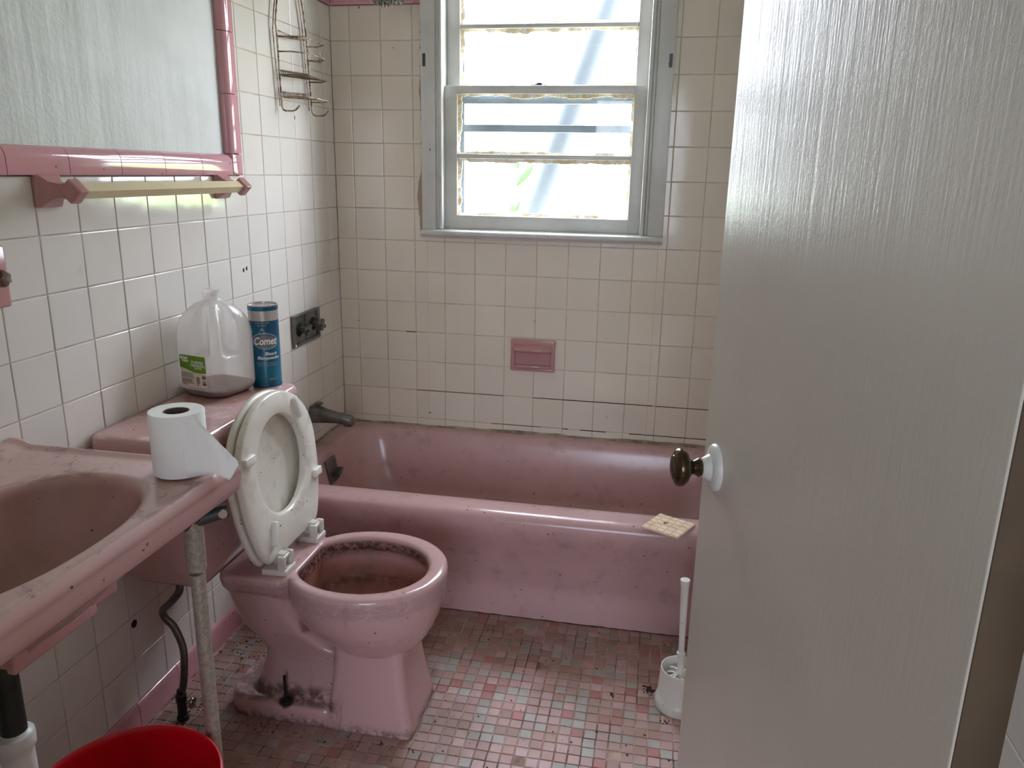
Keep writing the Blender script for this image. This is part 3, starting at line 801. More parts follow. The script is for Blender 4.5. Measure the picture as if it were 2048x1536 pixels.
# water supply
SU = thing('supply_line', 'grey flexible supply hose with a shutoff valve under the tank', 'water supply', (0, 0, 0))
mb = MB(); path = []
ctl = [(.118, -1.243, .382), (.115, -1.246, .35), (.09, -1.24, .318), (.058, -1.232, .285), (.056, -1.226, .262), (.075, -1.222, .235), (.092, -1.222, .18), (.092, -1.230, .11), (.088, -1.238, .075)]
for i in range(len(ctl)-1):
    p0, p1, p2, p3 = [Vector(ctl[max(0, min(len(ctl)-1, i+k))]) for k in (-1, 0, 1, 2)]
    for k in range(8):
        f = k/8
        path.append(.5*((2*p1)+(p2-p0)*f+(2*p0-5*p1+4*p2-p3)*f*f+(3*p1-p0-3*p2+p3)*f**3))
path.append(Vector(ctl[-1]))
mb.tube(path, [.0085+.0004*(k % 2) for k in range(len(path))], 12); mb.build('hose', M['tarnish'], SU, True)
mb = MB(); mb.lathe([(.011, .0), (.014, .002), (.014, .012), (.011, .014), (.011, .05), (.013, .052), (.013, .068), (.009, .072), (.009, .082)], 8, 'z', (.086, -1.240, 0)); mb.build('shutoff_valve', M['dark_metal'], SU)
mb = MB(); mb.lathe([(.004, 0), (.004, .014), (.012, .014), (.014, .018), (.012, .022), (.004, .023)], 10, 'x', (.096, -1.240, .05)); mb.build('valve_handle', M['chrome'], SU, True)
mb = MB(); mb.lathe([(.012, .368), (.014, .37), (.014, .384), (.008, .385)], 8, 'z', (.118, -1.243, 0)); mb.build('coupling_nut', M['dark_metal'], SU)

# ------------------------------------------------------------------ sink
SK = thing('sink', 'dirty pink rectangular wall sink with a metal leg', 'sink', (0, 0, 0))
sx0, sx1, sy0, sy1 = .004, .447, -2.13, -1.512
bcx, bcy, bax, bay = .268, -1.826, .138, .216
def sss(a, b, x):
    t_ = min(1, max(0, (x-a)/(b-a))); return t_*t_*(3-2*t_)
def sink_h(x, y_):
    z = .786
    e = min(sx1-x, y_-sy0, sy1-y_)
    z += .006*(1-sss(.0, .028, e)) - .012*(1-sss(0, .009, e))**2
    z += .009*(1-sss(.015, .05, x-sx0))          # raised ledge at the wall
    q = (abs((x-bcx)/bax)**2.3 + abs((y_-bcy)/bay)**2.3)**(1/2.3)
    if q < 1.06:
        f = max(0, 1-q)
        z -= .005*(1-sss(.985, 1.06, q)) + .146*(1-(min(q, 1))**2.2)**.85 * (1 if q < 1 else 0)
    return z
mb = MB(); nx, ny = 118, 150
grid = []
def dens(a, b, n):   # finer spacing at both borders
    return [a+(b-a)*(k/n - .10*math.sin(2*PI*k/n)/(2*PI)*3) for k in range(n+1)]
gx, gy = dens(sx0, sx1, nx), dens(sy0, sy1, ny)
for x in gx: grid.append([mb.av((x, y_, sink_h(x, y_))) for y_ in gy])
for i in range(nx):
    for j in range(ny): mb.af(grid[i][j], grid[i+1][j], grid[i+1][j+1], grid[i][j+1])
border = [(i, 0) for i in range(nx)] + [(nx, j) for j in range(ny)] + [(i, ny) for i in range(nx, 0, -1)] + [(0, j) for j in range(ny, 0, -1)]
prev = [grid[i][j] for i, j in border]
for dz, ins in ((.770, -.002), (.752, .001), (.740, .003), (.735, .008), (.735, .022), (.75, .026)):
    cur = []
    for i, j in border:
        x, y_ = gx[i], gy[j]
        x = min(max(x, sx0+ins), sx1-ins); y_ = min(max(y_, sy0+ins), sy1-ins)
        if ins < 0:
            if i == nx: x = sx1-ins
            if j == ny: y_ = sy1-ins
            if j == 0: y_ = sy0+ins
        cur.append(mb.av((x, y_, dz)))
    for k in range(len(prev)):
        k2 = (k+1) % len(prev); mb.af(prev[k], prev[k2], cur[k2], cur[k])
    prev = cur
basin = mb.build('basin', M['pink_sink'], SK, True, 70)
mb = MB(); mb.loft([ell(bcx, bcy, a, b, z, 48, 2.2) for a, b, z in ((.150, .232, .748), (.137, .214, .72), (.118, .185, .69), (.092, .145, .662), (.06, .09, .640), (.03, .03, .630))], False, True); mb.build('bowl_underside', M['pink'], SK, True)
mb = MB(); mb.loft([rrect(.004, .06, -2.1, -1.54, .01, z) for z in (.745, .66)] + [rrect(.004, .045, -2.08, -1.56, .01, .645)]); mb.build('wall_ledge', M['pink'], SK, True)
lx, ly = .384, -1.566
mb = MB(); mb.lathe([(.0128, 0), (.0128, .60), (.0128, .60)], 20, 'z', (lx, ly, 0)); mb.lathe([(.0165, .0), (.0165, .02), (.0128, .024)], 20, 'z', (lx, ly, 0))
leg = mb.build('leg', M['leg'], SK, True)
mb = MB(); mb.lathe([(.0155, .607), (.0165, .61), (.0165, .742), (.012, .742)], 20, 'z', (lx, ly, 0)); mb.build('leg_sleeve', M['leg'], leg, True)
mb = MB()
mb.tube([(lx-.010, ly-.014, .694), (lx+.020, ly+.012, .703), (lx+.045, ly+.034, .707)], [.012, .0125, .0125], 12); mb.box(lx-.018, lx+.018, ly-.018, ly+.018, .700, .738, .003)
tb = mb.build('towel_bar_bracket', M['bracket'], SK, True)
mb = MB(); mb.M = Matrix.Translation((lx+.040, ly+.029, .7075)) @ Matrix.Rotation(math.radians(30), 4, 'Z'); mb.lathe([(.0075, -.0155), (.0075, -.012)], 16, 'y', (0, 0, 0)); mb.build('set_screw', M['chrome'], tb, True)
# drain
DR = thing('drain_pipe', 'blackened drain pipe entering a white plastic coupling under the sink', 'drain', (.225, -1.818, 0))
mb = MB(); mb.lathe([(.018, .44), (.018, .629)], 24); mb.build('tailpiece', M['dark_pipe'], DR, True)
mb = MB(); mb.lathe([(.019, .455), (.0215, .452), (.0265, .450), (.027, .440), (.0265, .428), (.023, .424), (.0225, .41), (.0225, .37)], 28)
mb.build('slip_nut', M['pvc'], DR, True)
mb = MB(); pp = [(0, 0, .39)] + [(-.045+.045*math.cos(a), 0, .365-.045*math.sin(a)) for a in [PI*k/10 for k in range(11)]] + [(-.09, 0, .40), (-.10, 0, .43), (-.13, 0, .445), (-.2235, 0, .445)]
mb.tube(pp, .020, 16); mb.build('trap', M['pvc'], DR, True)

# hollow boss under the bowl, its ribs facing the room
mb = MB()
mb.M = Matrix.Translation((.272, -1.775, .645))
y0, y1, z0, z1 = -.084, .084, -.060, .006
mb.box(0, .016, y0, y1, z0, z0+.022, .005); mb.box(.0004, .0156, y0+.0005, y0+.03, z0+.0005, z1, .005); mb.box(.0004, .0156, y1-.014, y1-.0005, z0+.0005, z1, .005); mb.box(0, .014, .004, .012, z0+.01, z1-.01, .003)
mb.box(-.05, .003, y0+.004, y1-.004, z0+.004, z1, .004)
mb.build('underside_boss', M['pink_bar'], SK, True)  # darker pink than the basin, standing in for shade under the bowl
mb = MB(); mb.box(.185, .215, -1.640, -1.552, .535, .66, .008); mb.build('underside_lug', M['pink_bar'], SK, True)  # same darker pink, shade put into the colour

# ------------------------------------------------------------------ toilet paper roll on the sink corner
ZR = .7915
TP = thing('toilet_paper_roll', 'white toilet paper roll standing on the sink corner', 'toilet paper', (.378, -1.572, ZR))
mb = MB(); r_ = .0432; hgt = .104
mb.lathe([(.0205, .001), (r_-.001, 0), (r_, .0015), (r_, hgt-.0015), (r_-.001, hgt), (.0205, hgt-.001)], 48, 'z', (0, 0, 0), False, False); mb.lathe([(.0205, hgt-.001), (.0205, .001)], 48, 'z', (0, 0, 0), False, False)
mb.build('paper', M['paper'], TP, True, 50)
mb = MB(); mb.lathe([(.0205, .002), (.0205, hgt-.002), (.0193, hgt-.002), (.0193, .002), (.0205, .002)], 32, 'z', (0, 0, 0), False, False); mb.build('core', M['card'], TP, True)
# loose torn sheet leaving the roll on its right side
mb = MB(); a0 = math.radians(-50); ids = []
tg = Vector((-math.sin(a0), math.cos(a0), 0)); nr = Vector((math.cos(a0), math.sin(a0), 0)); rnd = random.Random(12)
nn = 26; LEN = .082
for k in range(0, nn+1):
    if k <= 0:
        p = nr*(r_-.0006); f = 0
    else:
        f = k/nn; p = nr*(r_-.0004+.003*math.sin(f*2.6)) + tg*(LEN*f)
    zt = hgt if f < .24 else hgt + (.016-hgt)*(f-.24)/.76
    zb = .0015 if f < .55 else .0015 - .017*(f-.55)/.27 if f < .82 else -.0155 + .026*(f-.82)/.18
    row = []
    for q in range(10):
        g_ = q/9; wob = (.0008+.0012*f)*math.sin(5*g_+k*.55)+.0007*f*rnd.uniform(-1, 1)
        c_ = p + nr*wob; row.append(mb.av((c_.x, c_.y, zb+(zt-zb)*g_)))
    ids.append(row)
for A, B in zip(ids, ids[1:]):
    for q in range(9): mb.af(A[q], B[q], B[q+1], A[q+1])
sh = mb.build('loose_sheet', M['paper'], TP, True, 80)
md = sh.modifiers.new('thick', 'SOLIDIFY'); md.thickness = .0006

# ------------------------------------------------------------------ water jug
JB = thing('water_jug', 'translucent white plastic water jug on the toilet tank', 'jug', (.086, -.972, .7425), math.radians(-58))
# local +x points to the handle corner
def jug_ring(z, half, rr, ch, dent=0.0, n=96):
    pts = []
    for k in range(n):
        a = 2*PI*k/n
        # square turned 45 degrees so that a corner faces +x, with rounded corners
        p = rr
        u, v = math.cos(a-PI/4), math.sin(a-PI/4)
        rad = half/(abs(u)**p+abs(v)**p)**(1/p)
        lim = ch/max(math.cos((a+PI/4) % (PI/2) - PI/4), .3)
        rad = min(rad, lim)
        if dent:
            for s_ in (-1, 1):
                d_ = ((a+PI) % (2*PI)-PI - s_*.50)/.30
                rad -= dent*math.exp(-abs(d_)**5)
        pts.append((rad*math.cos(a), rad*math.sin(a), z))
    return pts
prof = [(.0, .052, 3.0, .060, 0), (.002, .060, 3.5, .070, 0), (.010, .067, 4.5, .079, 0), (.020, .0715, 6, .085, 0), (.028, .0725, 7, .086, 0), (.06, .073, 7, .086, 0), (.094, .073, 7, .086, 0), (.100, .0728, 6.5, .086, .003), (.105, .0725, 6, .086, .018),
        (.112, .072, 5.5, .086, .030), (.13, .071, 5, .086, .034), (.15, .0705, 4.8, .086, .033), (.17, .068, 4.4, .081, .030), (.185, .063, 4.0, .0745, .026), (.198, .056, 3.5, .066, .019), (.21, .046, 3.0, .0535, .011), (.219, .036, 2.6, .042, .004), (.225, .024, 2, .03, 0), (.229, .0198, 2, .025, 0)]
mb = MB()
rings = [jug_ring(z, h, p, c_, d_) for z, h, p, c_, d_ in prof]
for r_, z in ((.0190, .231), (.0190, .233), (.0202, .2335), (.0202, .2355), (.0185, .236), (.0185, .239), (.0200, .2395), (.0200, .2415), (.0182, .242), (.0182, .245), (.0196, .2455), (.0196, .2475), (.018, .248), (.018, .252), (.0165, .2525), (.0165, .235)):
    rings.append([(r_*math.cos(2*PI*k/96), r_*math.sin(2*PI*k/96), z) for k in range(96)])
mb.loft(rings, True, False)
jb = mb.build('jug_body', M['jug'], JB, True, 60)
mb = MB(); mb.loft([jug_ring(z, h-.0012, p, c_-.0015) for z, h, p, c_, d_ in prof[:4]] + [jug_ring(.020, .0703, 6.2, .0836)]); mb.build('water', M['water'], JB, True)

# lettering helper: returns a flat mesh of text in the x (right), z (up) plane
def text_mesh(s_, size, bold=0.0, shear=0.0, sx=1.0):
    cu = bpy.data.curves.new('t', 'FONT'); cu.body = s_; cu.size = size; cu.align_x = 'CENTER'; cu.align_y = 'CENTER'
    cu.offset = bold; cu.shear = shear; cu.resolution_u = 3
    o = bpy.data.objects.new('t', cu); COL.objects.link(o)
    dg = bpy.context.evaluated_depsgraph_get(); dg.update()
    me = bpy.data.meshes.new_from_object(o.evaluated_get(dg))
    vs = [(v.co.x*sx, v.co.y) for v in me.vertices]; fs = [tuple(p.vertices) for p in me.polygons]
    bpy.data.objects.remove(o); bpy.data.curves.remove(cu); bpy.data.meshes.remove(me)
    return vs, fs
def add_text(mb, place, s_, x, z, size, bold=0., shear=0., sx=1.0):
    vs, fs = text_mesh(s_, size, bold, shear, sx)
    b = [mb.av(place(x+a, z+c_)) for a, c_ in vs]
    for f in fs: mb.af(*[b[i] for i in f])
def rect(mb, place, x0, x1, z0, z1, n=1):
    for k in range(n):
        a, b = x0+(x1-x0)*k/n, x0+(x1-x0)*(k+1)/n
        mb.af(*[mb.av(place(*p)) for p in ((a, z0), (b, z0), (b, z1), (a, z1))])
# label on the left face of the jug: face normal at -45 deg from handle (local)
fa = -PI/4; nrm = Vector((math.cos(fa), math.sin(fa), 0)); rt = Vector((-math.sin(fa), math.cos(fa), 0))
def onface(d):
    return lambda x, z: tuple(nrm*(.0733+d) + rt*x + Vector((0, 0, z)))
LX0, LX1, LZ0, LZ1 = -.043, .037, .028, .104
pl = onface(.0004)
mb = MB(); rect(mb, pl, LX0, LX1, LZ0, LZ1); lab = mb.build('jug_label', M['cream'], JB)
mb = MB(); pl = onface(.0007); n = 20
for k in range(n):
    a, b = LX0+(LX1-LX0)*k/n, LX0+(LX1-LX0)*(k+1)/n
    za, zb = [.070 - .006*(q/n) + .003*math.cos(q/n*5) for q in (k, k+1)]
    mb.af(*[mb.av(pl(*p)) for p in ((a, za), (b, zb), (b, LZ1), (a, LZ1))])
mb.build('green_band', M['green'], lab)
mb = MB(); pl = onface(.0010)
add_text(mb, pl, 'Great', -.029, .0975, .0105, .0003); add_text(mb, pl, 'Value', -.025, .0905, .0085, .0003)
add_text(mb, pl, 'PURIFIED', .013, .088, .0093, .0001); add_text(mb, pl, 'DRINKING', .013, .0805, .0093, .0001); add_text(mb, pl, 'WATER', .013, .0742, .0068, .0001)
mb.build('lettering', M['white'], lab)
mb = MB(); rnd = random.Random(4)
for k in range(10):
    z = .0615-k*.0026 - (.002 if k > 4 else 0); rect(mb, pl, LX0+.004, LX0+.042-rnd.random()*.008, z-.0006, z+.0004)
for k in range(5): z = .052-k*.0033; rect(mb, pl, .006, .0165, z-.0009, z+.0009)
for k in range(9): x = .024+k*.0012; rect(mb, pl, x, x+(.0009 if k % 3 else .0005), .0345, .0415); rect(mb, pl, x, x+.0007, .050, .0585)
rect(mb, pl, .024, .035, .0435, .045)
rect(mb, pl, LX0+.006, LX0+.02, .0315, .033); rect(mb, pl, .008, .0115, .0320, .0355)
mb.build('fine_print', M['ink'], lab)

# ------------------------------------------------------------------ cleanser can
CR, CH = .0362, .205
CA = thing('cleanser_can', 'teal cylindrical cleanser can with a silver band on the tank', 'can', (.167, -.881, .7425), math.radians(-63))
mb = MB(); mb.lathe([(CR-.001, .0), (CR+.0008, .001), (CR+.0008, .004), (CR, .005), (CR, .168)], 64, 'z', (0, 0, 0), True, False); cb = mb.build('can_body', M['teal'], CA, True)
mb = MB(); mb.lathe([(CR, .168), (CR, .1695), (CR, .193)], 64, 'z', (0, 0, 0), False, False); mb.build('silver_band', M['silver'], CA, True)
mb = MB(); mb.lathe([(CR, .193), (CR+.0005, .1935), (CR+.0005, .2035)], 64, 'z', (0, 0, 0), False, False); mb.build('top_band', M['teal'], CA, True)
mb = MB(); mb.lathe([(CR+.0005, .2035), (CR+.0012, .2045), (CR+.0012, .2065), (CR-.0005, .2068), (CR-.0018, .206), (CR-.0022, .2025), (.001, .2022)], 64, 'z', (0, 0, 0), False, True)
for k in range(7): a = 2*PI*k/7; mb.lathe([(.0022, .2024), (.0022, .2034), (.0005, .2036)], 8, 'z', (.015*math.cos(a), .015*math.sin(a), 0))
mb.build('can_top', M['silver'], CA, True)
def oncan(d):
    def f(x, z):
        a = x/CR; return ((CR+d)*math.cos(a), (CR+d)*math.sin(a), z)
    return f
def disc_ell(mb, place, cx, cz, a, b, n=40, rings_=5, tilt=0.):
    prev = None
    for r in range(rings_+1):
        f = r/rings_
        cur = [mb.av(place(cx+a*f*math.cos(2*PI*k/n), cz+b*f*math.sin(2*PI*k/n)+tilt*a*f*math.cos(2*PI*k/n))) for k in range(n)]
        if prev:
            for k in range(n): mb.af(prev[k], prev[(k+1) % n], cur[(k+1) % n], cur[k])
        prev = cur
mb = MB(); disc_ell(mb, oncan(.0004), .002, .118, .0335, .0205, tilt=-.06)
pl = oncan(.0004); mb.af(*[mb.av(pl(*p)) for p in ((-.014, .136), (-.004, .152), (.004, .137))])
mb.build('logo_oval', M['silver'], CA)
mb = MB(); disc_ell(mb, oncan(.0007), .002, .118, .031, .0182, tilt=-.06); mb.build('logo_inner', M['teal'], CA)
mb = MB(); disc_ell(mb, oncan(.0009), .002, .117, .0295, .0165, tilt=-.06); mb.build('logo_field', M['dsilver'], CA)
mb = MB(); add_text(mb, oncan(.0013), 'Comet', .001, .117, .0262, .0016, .24, .74); mb.build('logo_outline', M['ink'], CA)
mb = MB(); add_text(mb, oncan(.0017), 'Comet', .001, .1175, .0262, .0007, .24, .74)
pl = oncan(.0013)
add_text(mb, pl, 'Bleach', .014, .086, .0115, .0002, .2); add_text(mb, pl, 'Blanqueador', .0085, .0755, .0112, .0002, .2)
mb.build('lettering', M['white'], CA)
for tx_, z_, sz_, x_ in (('SCRATCH FREE', .1635, .0052, -.004), ('NO RAYA', .1575, .0052, -.004), ('DEEP CLEANS TOUGH STAINS', .062, .0042, .006), ('LIMPIA MANCHAS DIFICILES', .0565, .0042, .006)):
    mb = MB(); add_text(mb, pl, tx_, x_, z_, sz_); mb.build('print_line', M['silver'], CA)
mb = MB(); rect(mb, pl, .006, .028, .018, .023, 6); mb.build('print_block', M['dsilver'], CA)

# ------------------------------------------------------------------ wall fixtures
# towel bar
TW = thing('towel_bar', 'beige square towel bar on pink ceramic posts', 'towel bar', (0, 0, 0))
zc, xb = 1.2275, .062
def diamond(y_, r, cx=xb): return [(cx+r, y_, zc), (cx, y_, zc+r), (cx-r, y_, zc), (cx, y_, zc-r)]
def post(yc, sgn, name='post'):
    mb = MB()
    def ry(w, h, x): return [(x, yc+p*w, zc+q*h) for p, q in ((-1, -1), (1, -1), (1, 1), (-1, 1))]
    mb.loft([ry(.031, .031, .0005), ry(.031, .031, .008), ry(.026, .026, .014), ry(.017, .017, .024), ry(.014, .013, .040), ry(.014, .013, xb)])
    mb.loft([diamond(yc-.016, .019), diamond(yc-.012, .0235), diamond(yc+.012, .0235), diamond(yc+.016, .019)])
    o = mb.build(name, M['pink_bar'], TW)
    b = o.modifiers.new('b', 'BEVEL'); b.width = .003; b.segments = 3; b.limit_method = 'ANGLE'
    o.data.polygons.foreach_set('use_smooth', [False]*len(o.data.polygons))
post(-1.352, 1); post(-.752, -1)
mb = MB(); mb.loft([diamond(-1.338, .0145), diamond(-.766, .0145)]); mb.build('bar', M['bar'], TW)
# tumbler holder at the left edge
TH = thing('tumbler_holder', 'pink ceramic holder with a broken chrome lug at the far left', 'holder', (.001, -1.531, 1.085))
mb = MB(); mb.box(0, .012, -.054, .055, -.054, .054, .006); mb.build('holder_plate', M['pink_bar'], TH, True)
mb = MB(); rnd = random.Random(2)
pts = []
for k in range(10):
    a = 2*PI*k/10; r_ = .016 if k % 2 else .009
    pts.append((r_*math.cos(a), r_*math.sin(a)))
mb.loft([[(x, .038+p*.6, -.002+q) for p, q in pts] for x in (.008, .02)] + [[(.027, .038+p*.4, -.002+q*.7) for p, q in pts]]); mb.build('chrome_lug', M['chrome'], TH)
# soap dish
SD = thing('soap_dish', 'recessed pink ceramic soap dish in the back wall', 'soap dish', (.7145, 0, .652))
mb = MB(); a, b = .0795, .0575
mb.box(-a, a, -.012, -.0005, b-.022, b, .005); mb.box(-a, a, -.012, -.0005, -b, -b+.012, .004); mb.box(-a+.0004, -a+.017, -.0116, -.0005, -b+.0005, b-.0005, .005); mb.box(a-.017, a-.0004, -.0116, -.0005, -b+.0005, b-.0005, .005)
mb.box(-a+.01, a-.01, -.0035, -.0002, -b+.008, b-.01)
# hooded grip lip across the top of the recess and a low front lip
prof = [(-.004, b-.016), (-.014, b-.021), (-.026, b-.030), (-.030, b-.036), (-.028, b-.042), (-.018, b-.046), (-.004, b-.047)]
rings = []
for x, s_ in ((-a+.004, .25), (-a+.012, .65), (-a+.022, 1), (a-.022, 1), (a-.012, .65), (a-.004, .25)):
    rings.append([(x, -.004+(y_+.004)*s_, b-.031+(z_-b+.031)*s_) for y_, z_ in prof])
mb.loft(rings)
prof = [(-.003, -b+.008), (-.016, -b+.010), (-.021, -b+.016), (-.018, -b+.022), (-.012, -b+.020), (-.010, -b+.015), (-.003, -b+.014)]
rings = [[(x, -.003+(y_+.003)*s_, z_) for y_, z_ in prof] for x, s_ in ((-a+.012, .3), (-a+.024, 1), (a-.024, 1), (a-.012, .3))]
mb.loft(rings)
mb.build('dish', M['pink_bar'], SD, True, 45)
mb = MB(); rnd = random.Random(9)
for k in range(26):
    x = rnd.uniform(-a+.02, a-.02); r_ = rnd.uniform(.001, .003); mb.lathe([(r_*.7, 0), (r_, r_*.5), (r_*.4, r_)], 6, 'z', (x, rnd.uniform(-.011, -.006), -b+.0155))
mb.build('soap_residue', M['debris'], SD)
# shower valve plate
VP = thing('faucet_plate', 'tarnished recessed shower faucet plate with two handles', 'faucet', (.0006, -.302, .772))
mb = MB(); a, b = .101, .052
mb.box(0, .009, -a, a, b-.010, b, .003); mb.box(0, .009, -a, a, -b, -b+.010, .003); mb.box(0, .0087, -a+.0004, -a+.016, -b+.0004, b-.0004, .003); mb.box(0, .0087, a-.016, a-.0004, -b+.0004, b-.0004, .003); mb.box(0, .0025, -a+.005, a-.005, -b+.005, b-.005); mb.box(0, .006, -.004, .004, -b+.005, b-.005, .002)
mb.build('plate', M['tarnish'], VP, True)
for yc in (-.048, .052):
    mb = MB(); mb.lathe([(.024, .002), (.022, .004), (.014, .005)], 24, 'x', (0, yc, 0)); mb.build('escutcheon', M['black'], VP, True)
    mb = MB(); mb.lathe([(.011, .002), (.012, .02), (.013, .032), (.009, .042)], 16, 'x', (0, yc, 0))
    for q in range(4):
        an = PI/4+q*PI/2+.3; mb.tube([(.034, yc, 0), (.037, yc+.019*math.cos(an), .019*math.sin(an))], [.008, .007], 10)
    mb.build('cross_handle', M['tarnish'], VP, True)
mb = MB(); mb.af(*[mb.av((.0096, -.093+p, -.047+q)) for p, q in ((-.003, -.002), (.009, -.002), (.003, .009))]); mb.build('scuff_mark', M['white'], VP)
# tub spout
SPT = thing('tub_spout', 'tarnished tub spout on the left wall above the tub', 'spout', (.0006, -.285, .468))
mb = MB(); rings = []
for x, w, zt, zb in ((0, .027, .029, -.030), (.012, .0275, .030, -.030), (.03, .026, .027, -.029), (.055, .023, .017, -.027), (.09, .021, .009, -.026), (.118, .020, .006, -.027), (.119, .020, .006, -.035), (.140, .0195, .003, -.036), (.146, .016, -.002, -.033)):
    rings.append([(x, p[0], p[1]) for p in [(q[0], q[1]) for q in rrect(-w, w, zb, zt, min(w, (zt-zb)/2)*.75, 0, 6)]])
mb.loft(rings); mb.build('spout_body', M['tarnish'], SPT, True, 50)
mb = MB(); mb.lathe([(.004, .024), (.004, .033), (.013, .034), (.0155, .037), (.013, .041), (.001, .042)], 20, 'z', (.026, 0, 0)); mb.build('diverter_knob', M['tarnish'], SPT, True)

# shower head and arm
SHD = thing('shower', 'tarnished shower arm and spray head above the tub', 'shower', (0, 0, 0))
mb = MB(); mb.tube([(.001, -.30, 1.99), (.06, -.30, 2.0), (.13, -.30, 1.985), (.205, -.30, 1.945), (.262, -.30, 1.90), (.302, -.30, 1.862)], .0105, 14); mb.lathe([(.03, .0006), (.028, .006), (.012, .012)], 24, 'x', (0, -.30, 1.99)); mb.build('shower_arm', M['tarnish'], SHD, True)
hm = Matrix.Translation((.331, -.30, 1.760)) @ Matrix.Rotation(math.radians(-14), 4, 'Y')
mb = MB(); mb.M = hm; mb.lathe([(.012, .115), (.016, .10), (.018, .08), (.03, .06), (.05, .03), (.064, .01), (.068, 0), (.064, -.004), (.001, -.003)], 40); mb.build('head', M['tarnish'], SHD, True)
mb = MB(); mb.M = hm
for ring, n in ((.012, 6), (.026, 13), (.040, 20), (.054, 27)):
    for k in range(n):
        a = 2*PI*k/n; mb.lathe([(.0024, -.003), (.0016, -.013), (.0006, -.0135)], 6, 'z', (ring*math.cos(a), ring*math.sin(a), 0))
mb.build('nozzles', M['chrome'], SHD)

# wire shower caddy on the left wall
CD = thing('shower_caddy', 'rusty wire shower caddy hanging on the left wall', 'shower caddy', (0, 0, 0))
ya, yb2, wr_ = -.419, -.222, .0021
mb = MB()
def arc(pts, r=wr_, n=8): mb.tube(pts, r, n)
for s_, yy in ((0, ya), (1, yb2)):
    ytop = -.325 + (-.012 if s_ == 0 else .012)
    dx = 0
    p = [(.016, ytop, 1.99), (.016, ytop+(yy-ytop)*.25, 1.90), (.016, yy+(.014 if s_ == 0 else -.014), 1.735), (.016, yy-(.003 if s_ == 0 else -.0), 1.672), (.016, yy+.002, 1.648), (.014, yy+.010+.006*s_, 1.52), (.014, yy+.014+.008*s_, 1.448), (.018, yy+.014+.008*s_, 1.440), (.026, yy+.014+.008*s_, 1.437), (.052, yy+.008+.008*s_, 1.437), (.060, yy+.008+.008*s_, 1.440), (.072, yy+.008+.008*s_, 1.452)]
    arc(p, .0026)
    p = [(.010, ytop, 1.985), (.010, yy+(.01 if s_ == 0 else -.02), 1.73), (.009, yy-.008 if s_ == 0 else yy-.006, 1.655), (.009, yy+.004, 1.53), (.010, yy+.010, 1.45)]
    arc(p, .0016)
arc([(.016, -.337, 1.99), (.03, -.33, 2.02), (.05, -.325, 2.022), (.06, -.32, 2.005)], .0026); arc([(.016, -.313, 1.99), (.03, -.318, 2.02), (.05, -.32, 2.022)], .0026)
arc([(.016, ya+.002, 1.655), (.018, -.33, 1.652), (.016, yb2, 1.668)], .0018)
mb.build('frame', M['wire'], CD, True)
def loop(z, dx, nm, off=0.0):
    global mb
    mb = MB(); A = ya+.004+off; B = yb2+off
    arc([(.014, A, z), (dx*.6, A+.01, z+.001), (dx, A+.05, z+.001), (dx, B-.03, z), (dx*.6, B, z-.001), (.014, B, z)])
    return mb
m_ = loop(1.638, .085, 'l'); arc([(.014, ya+.004, 1.640), (.014, yb2, 1.656)]); m_.build('upper_loop', M['wire'], CD, True)
m_ = loop(1.598, .085, 'l'); arc([(.085, yb2-.03, 1.598), (.06, yb2-.005, 1.592), (.014, yb2, 1.598)]); arc([(.06, yb2-.006, 1.592), (.06, yb2-.006, 1.625)], .0016); m_.build('upper_loop', M['wire'], CD, True)
for z in (1.548, 1.489):
    off = .006 if z > 1.5 else .012
    m_ = loop(z-.012, .088, 'b', off)
    arc([(.014, ya+off, z), (.014, yb2+off, z+.010)], .0024); arc([(.014, ya+off, z-.012), (.014, yb2+off, z-.004)], .0018)
    for k in range(13):
        y_ = ya+off+.016 + k*.0135; zz = z + .010*(k/13)
        arc([(.014, y_, zz), (.015, y_, zz-.014), (.086, y_+.004, zz-.020+.004*(1-k/13))], .0013, 6)
    m_.build('basket', M['rust'] if z > 1.5 else M['wire'], CD, True)

# ------------------------------------------------------------------ loose things
LT = thing('loose_tile', 'loose cream tile lying upside down on the tub rim', 'tile', (1.203, -.678, .3582), math.radians(-27))
mb = MB(); mb.box(-.0535, .0535, -.0535, .0535, 0, .0052, .001)
n = 5; w = .107/n
for i in range(n):
    for j in range(n): mb.box(-.0535+i*w+.0022, -.0535+(i+1)*w-.0022, -.0535+j*w+.0022, -.0535+(j+1)*w-.0022, .005, .0068, .0008)
t = NT('tile_back'); col = t.mix(t.ramp(t.noise(30, 5), .4, .7), lin((232, 208, 182)), lin((214, 186, 158)))
dv = t.n('ShaderNodeVectorMath', operation='DISTANCE'); t.l(t.pos(), dv.inputs[0]); dv.inputs[1].default_value = (1.196, -.668, .364)
col = t.mix(t.ramp(t.mul(dv.outputs['Value'], t.mul(t.noise(120, 4), .012), 'ADD'), .010, .016, .9, 0), col, lin((60, 44, 34)))
M['tileback'] = t.out(col, .85)
mb.build('tile_slab', M['tileback'], LT)

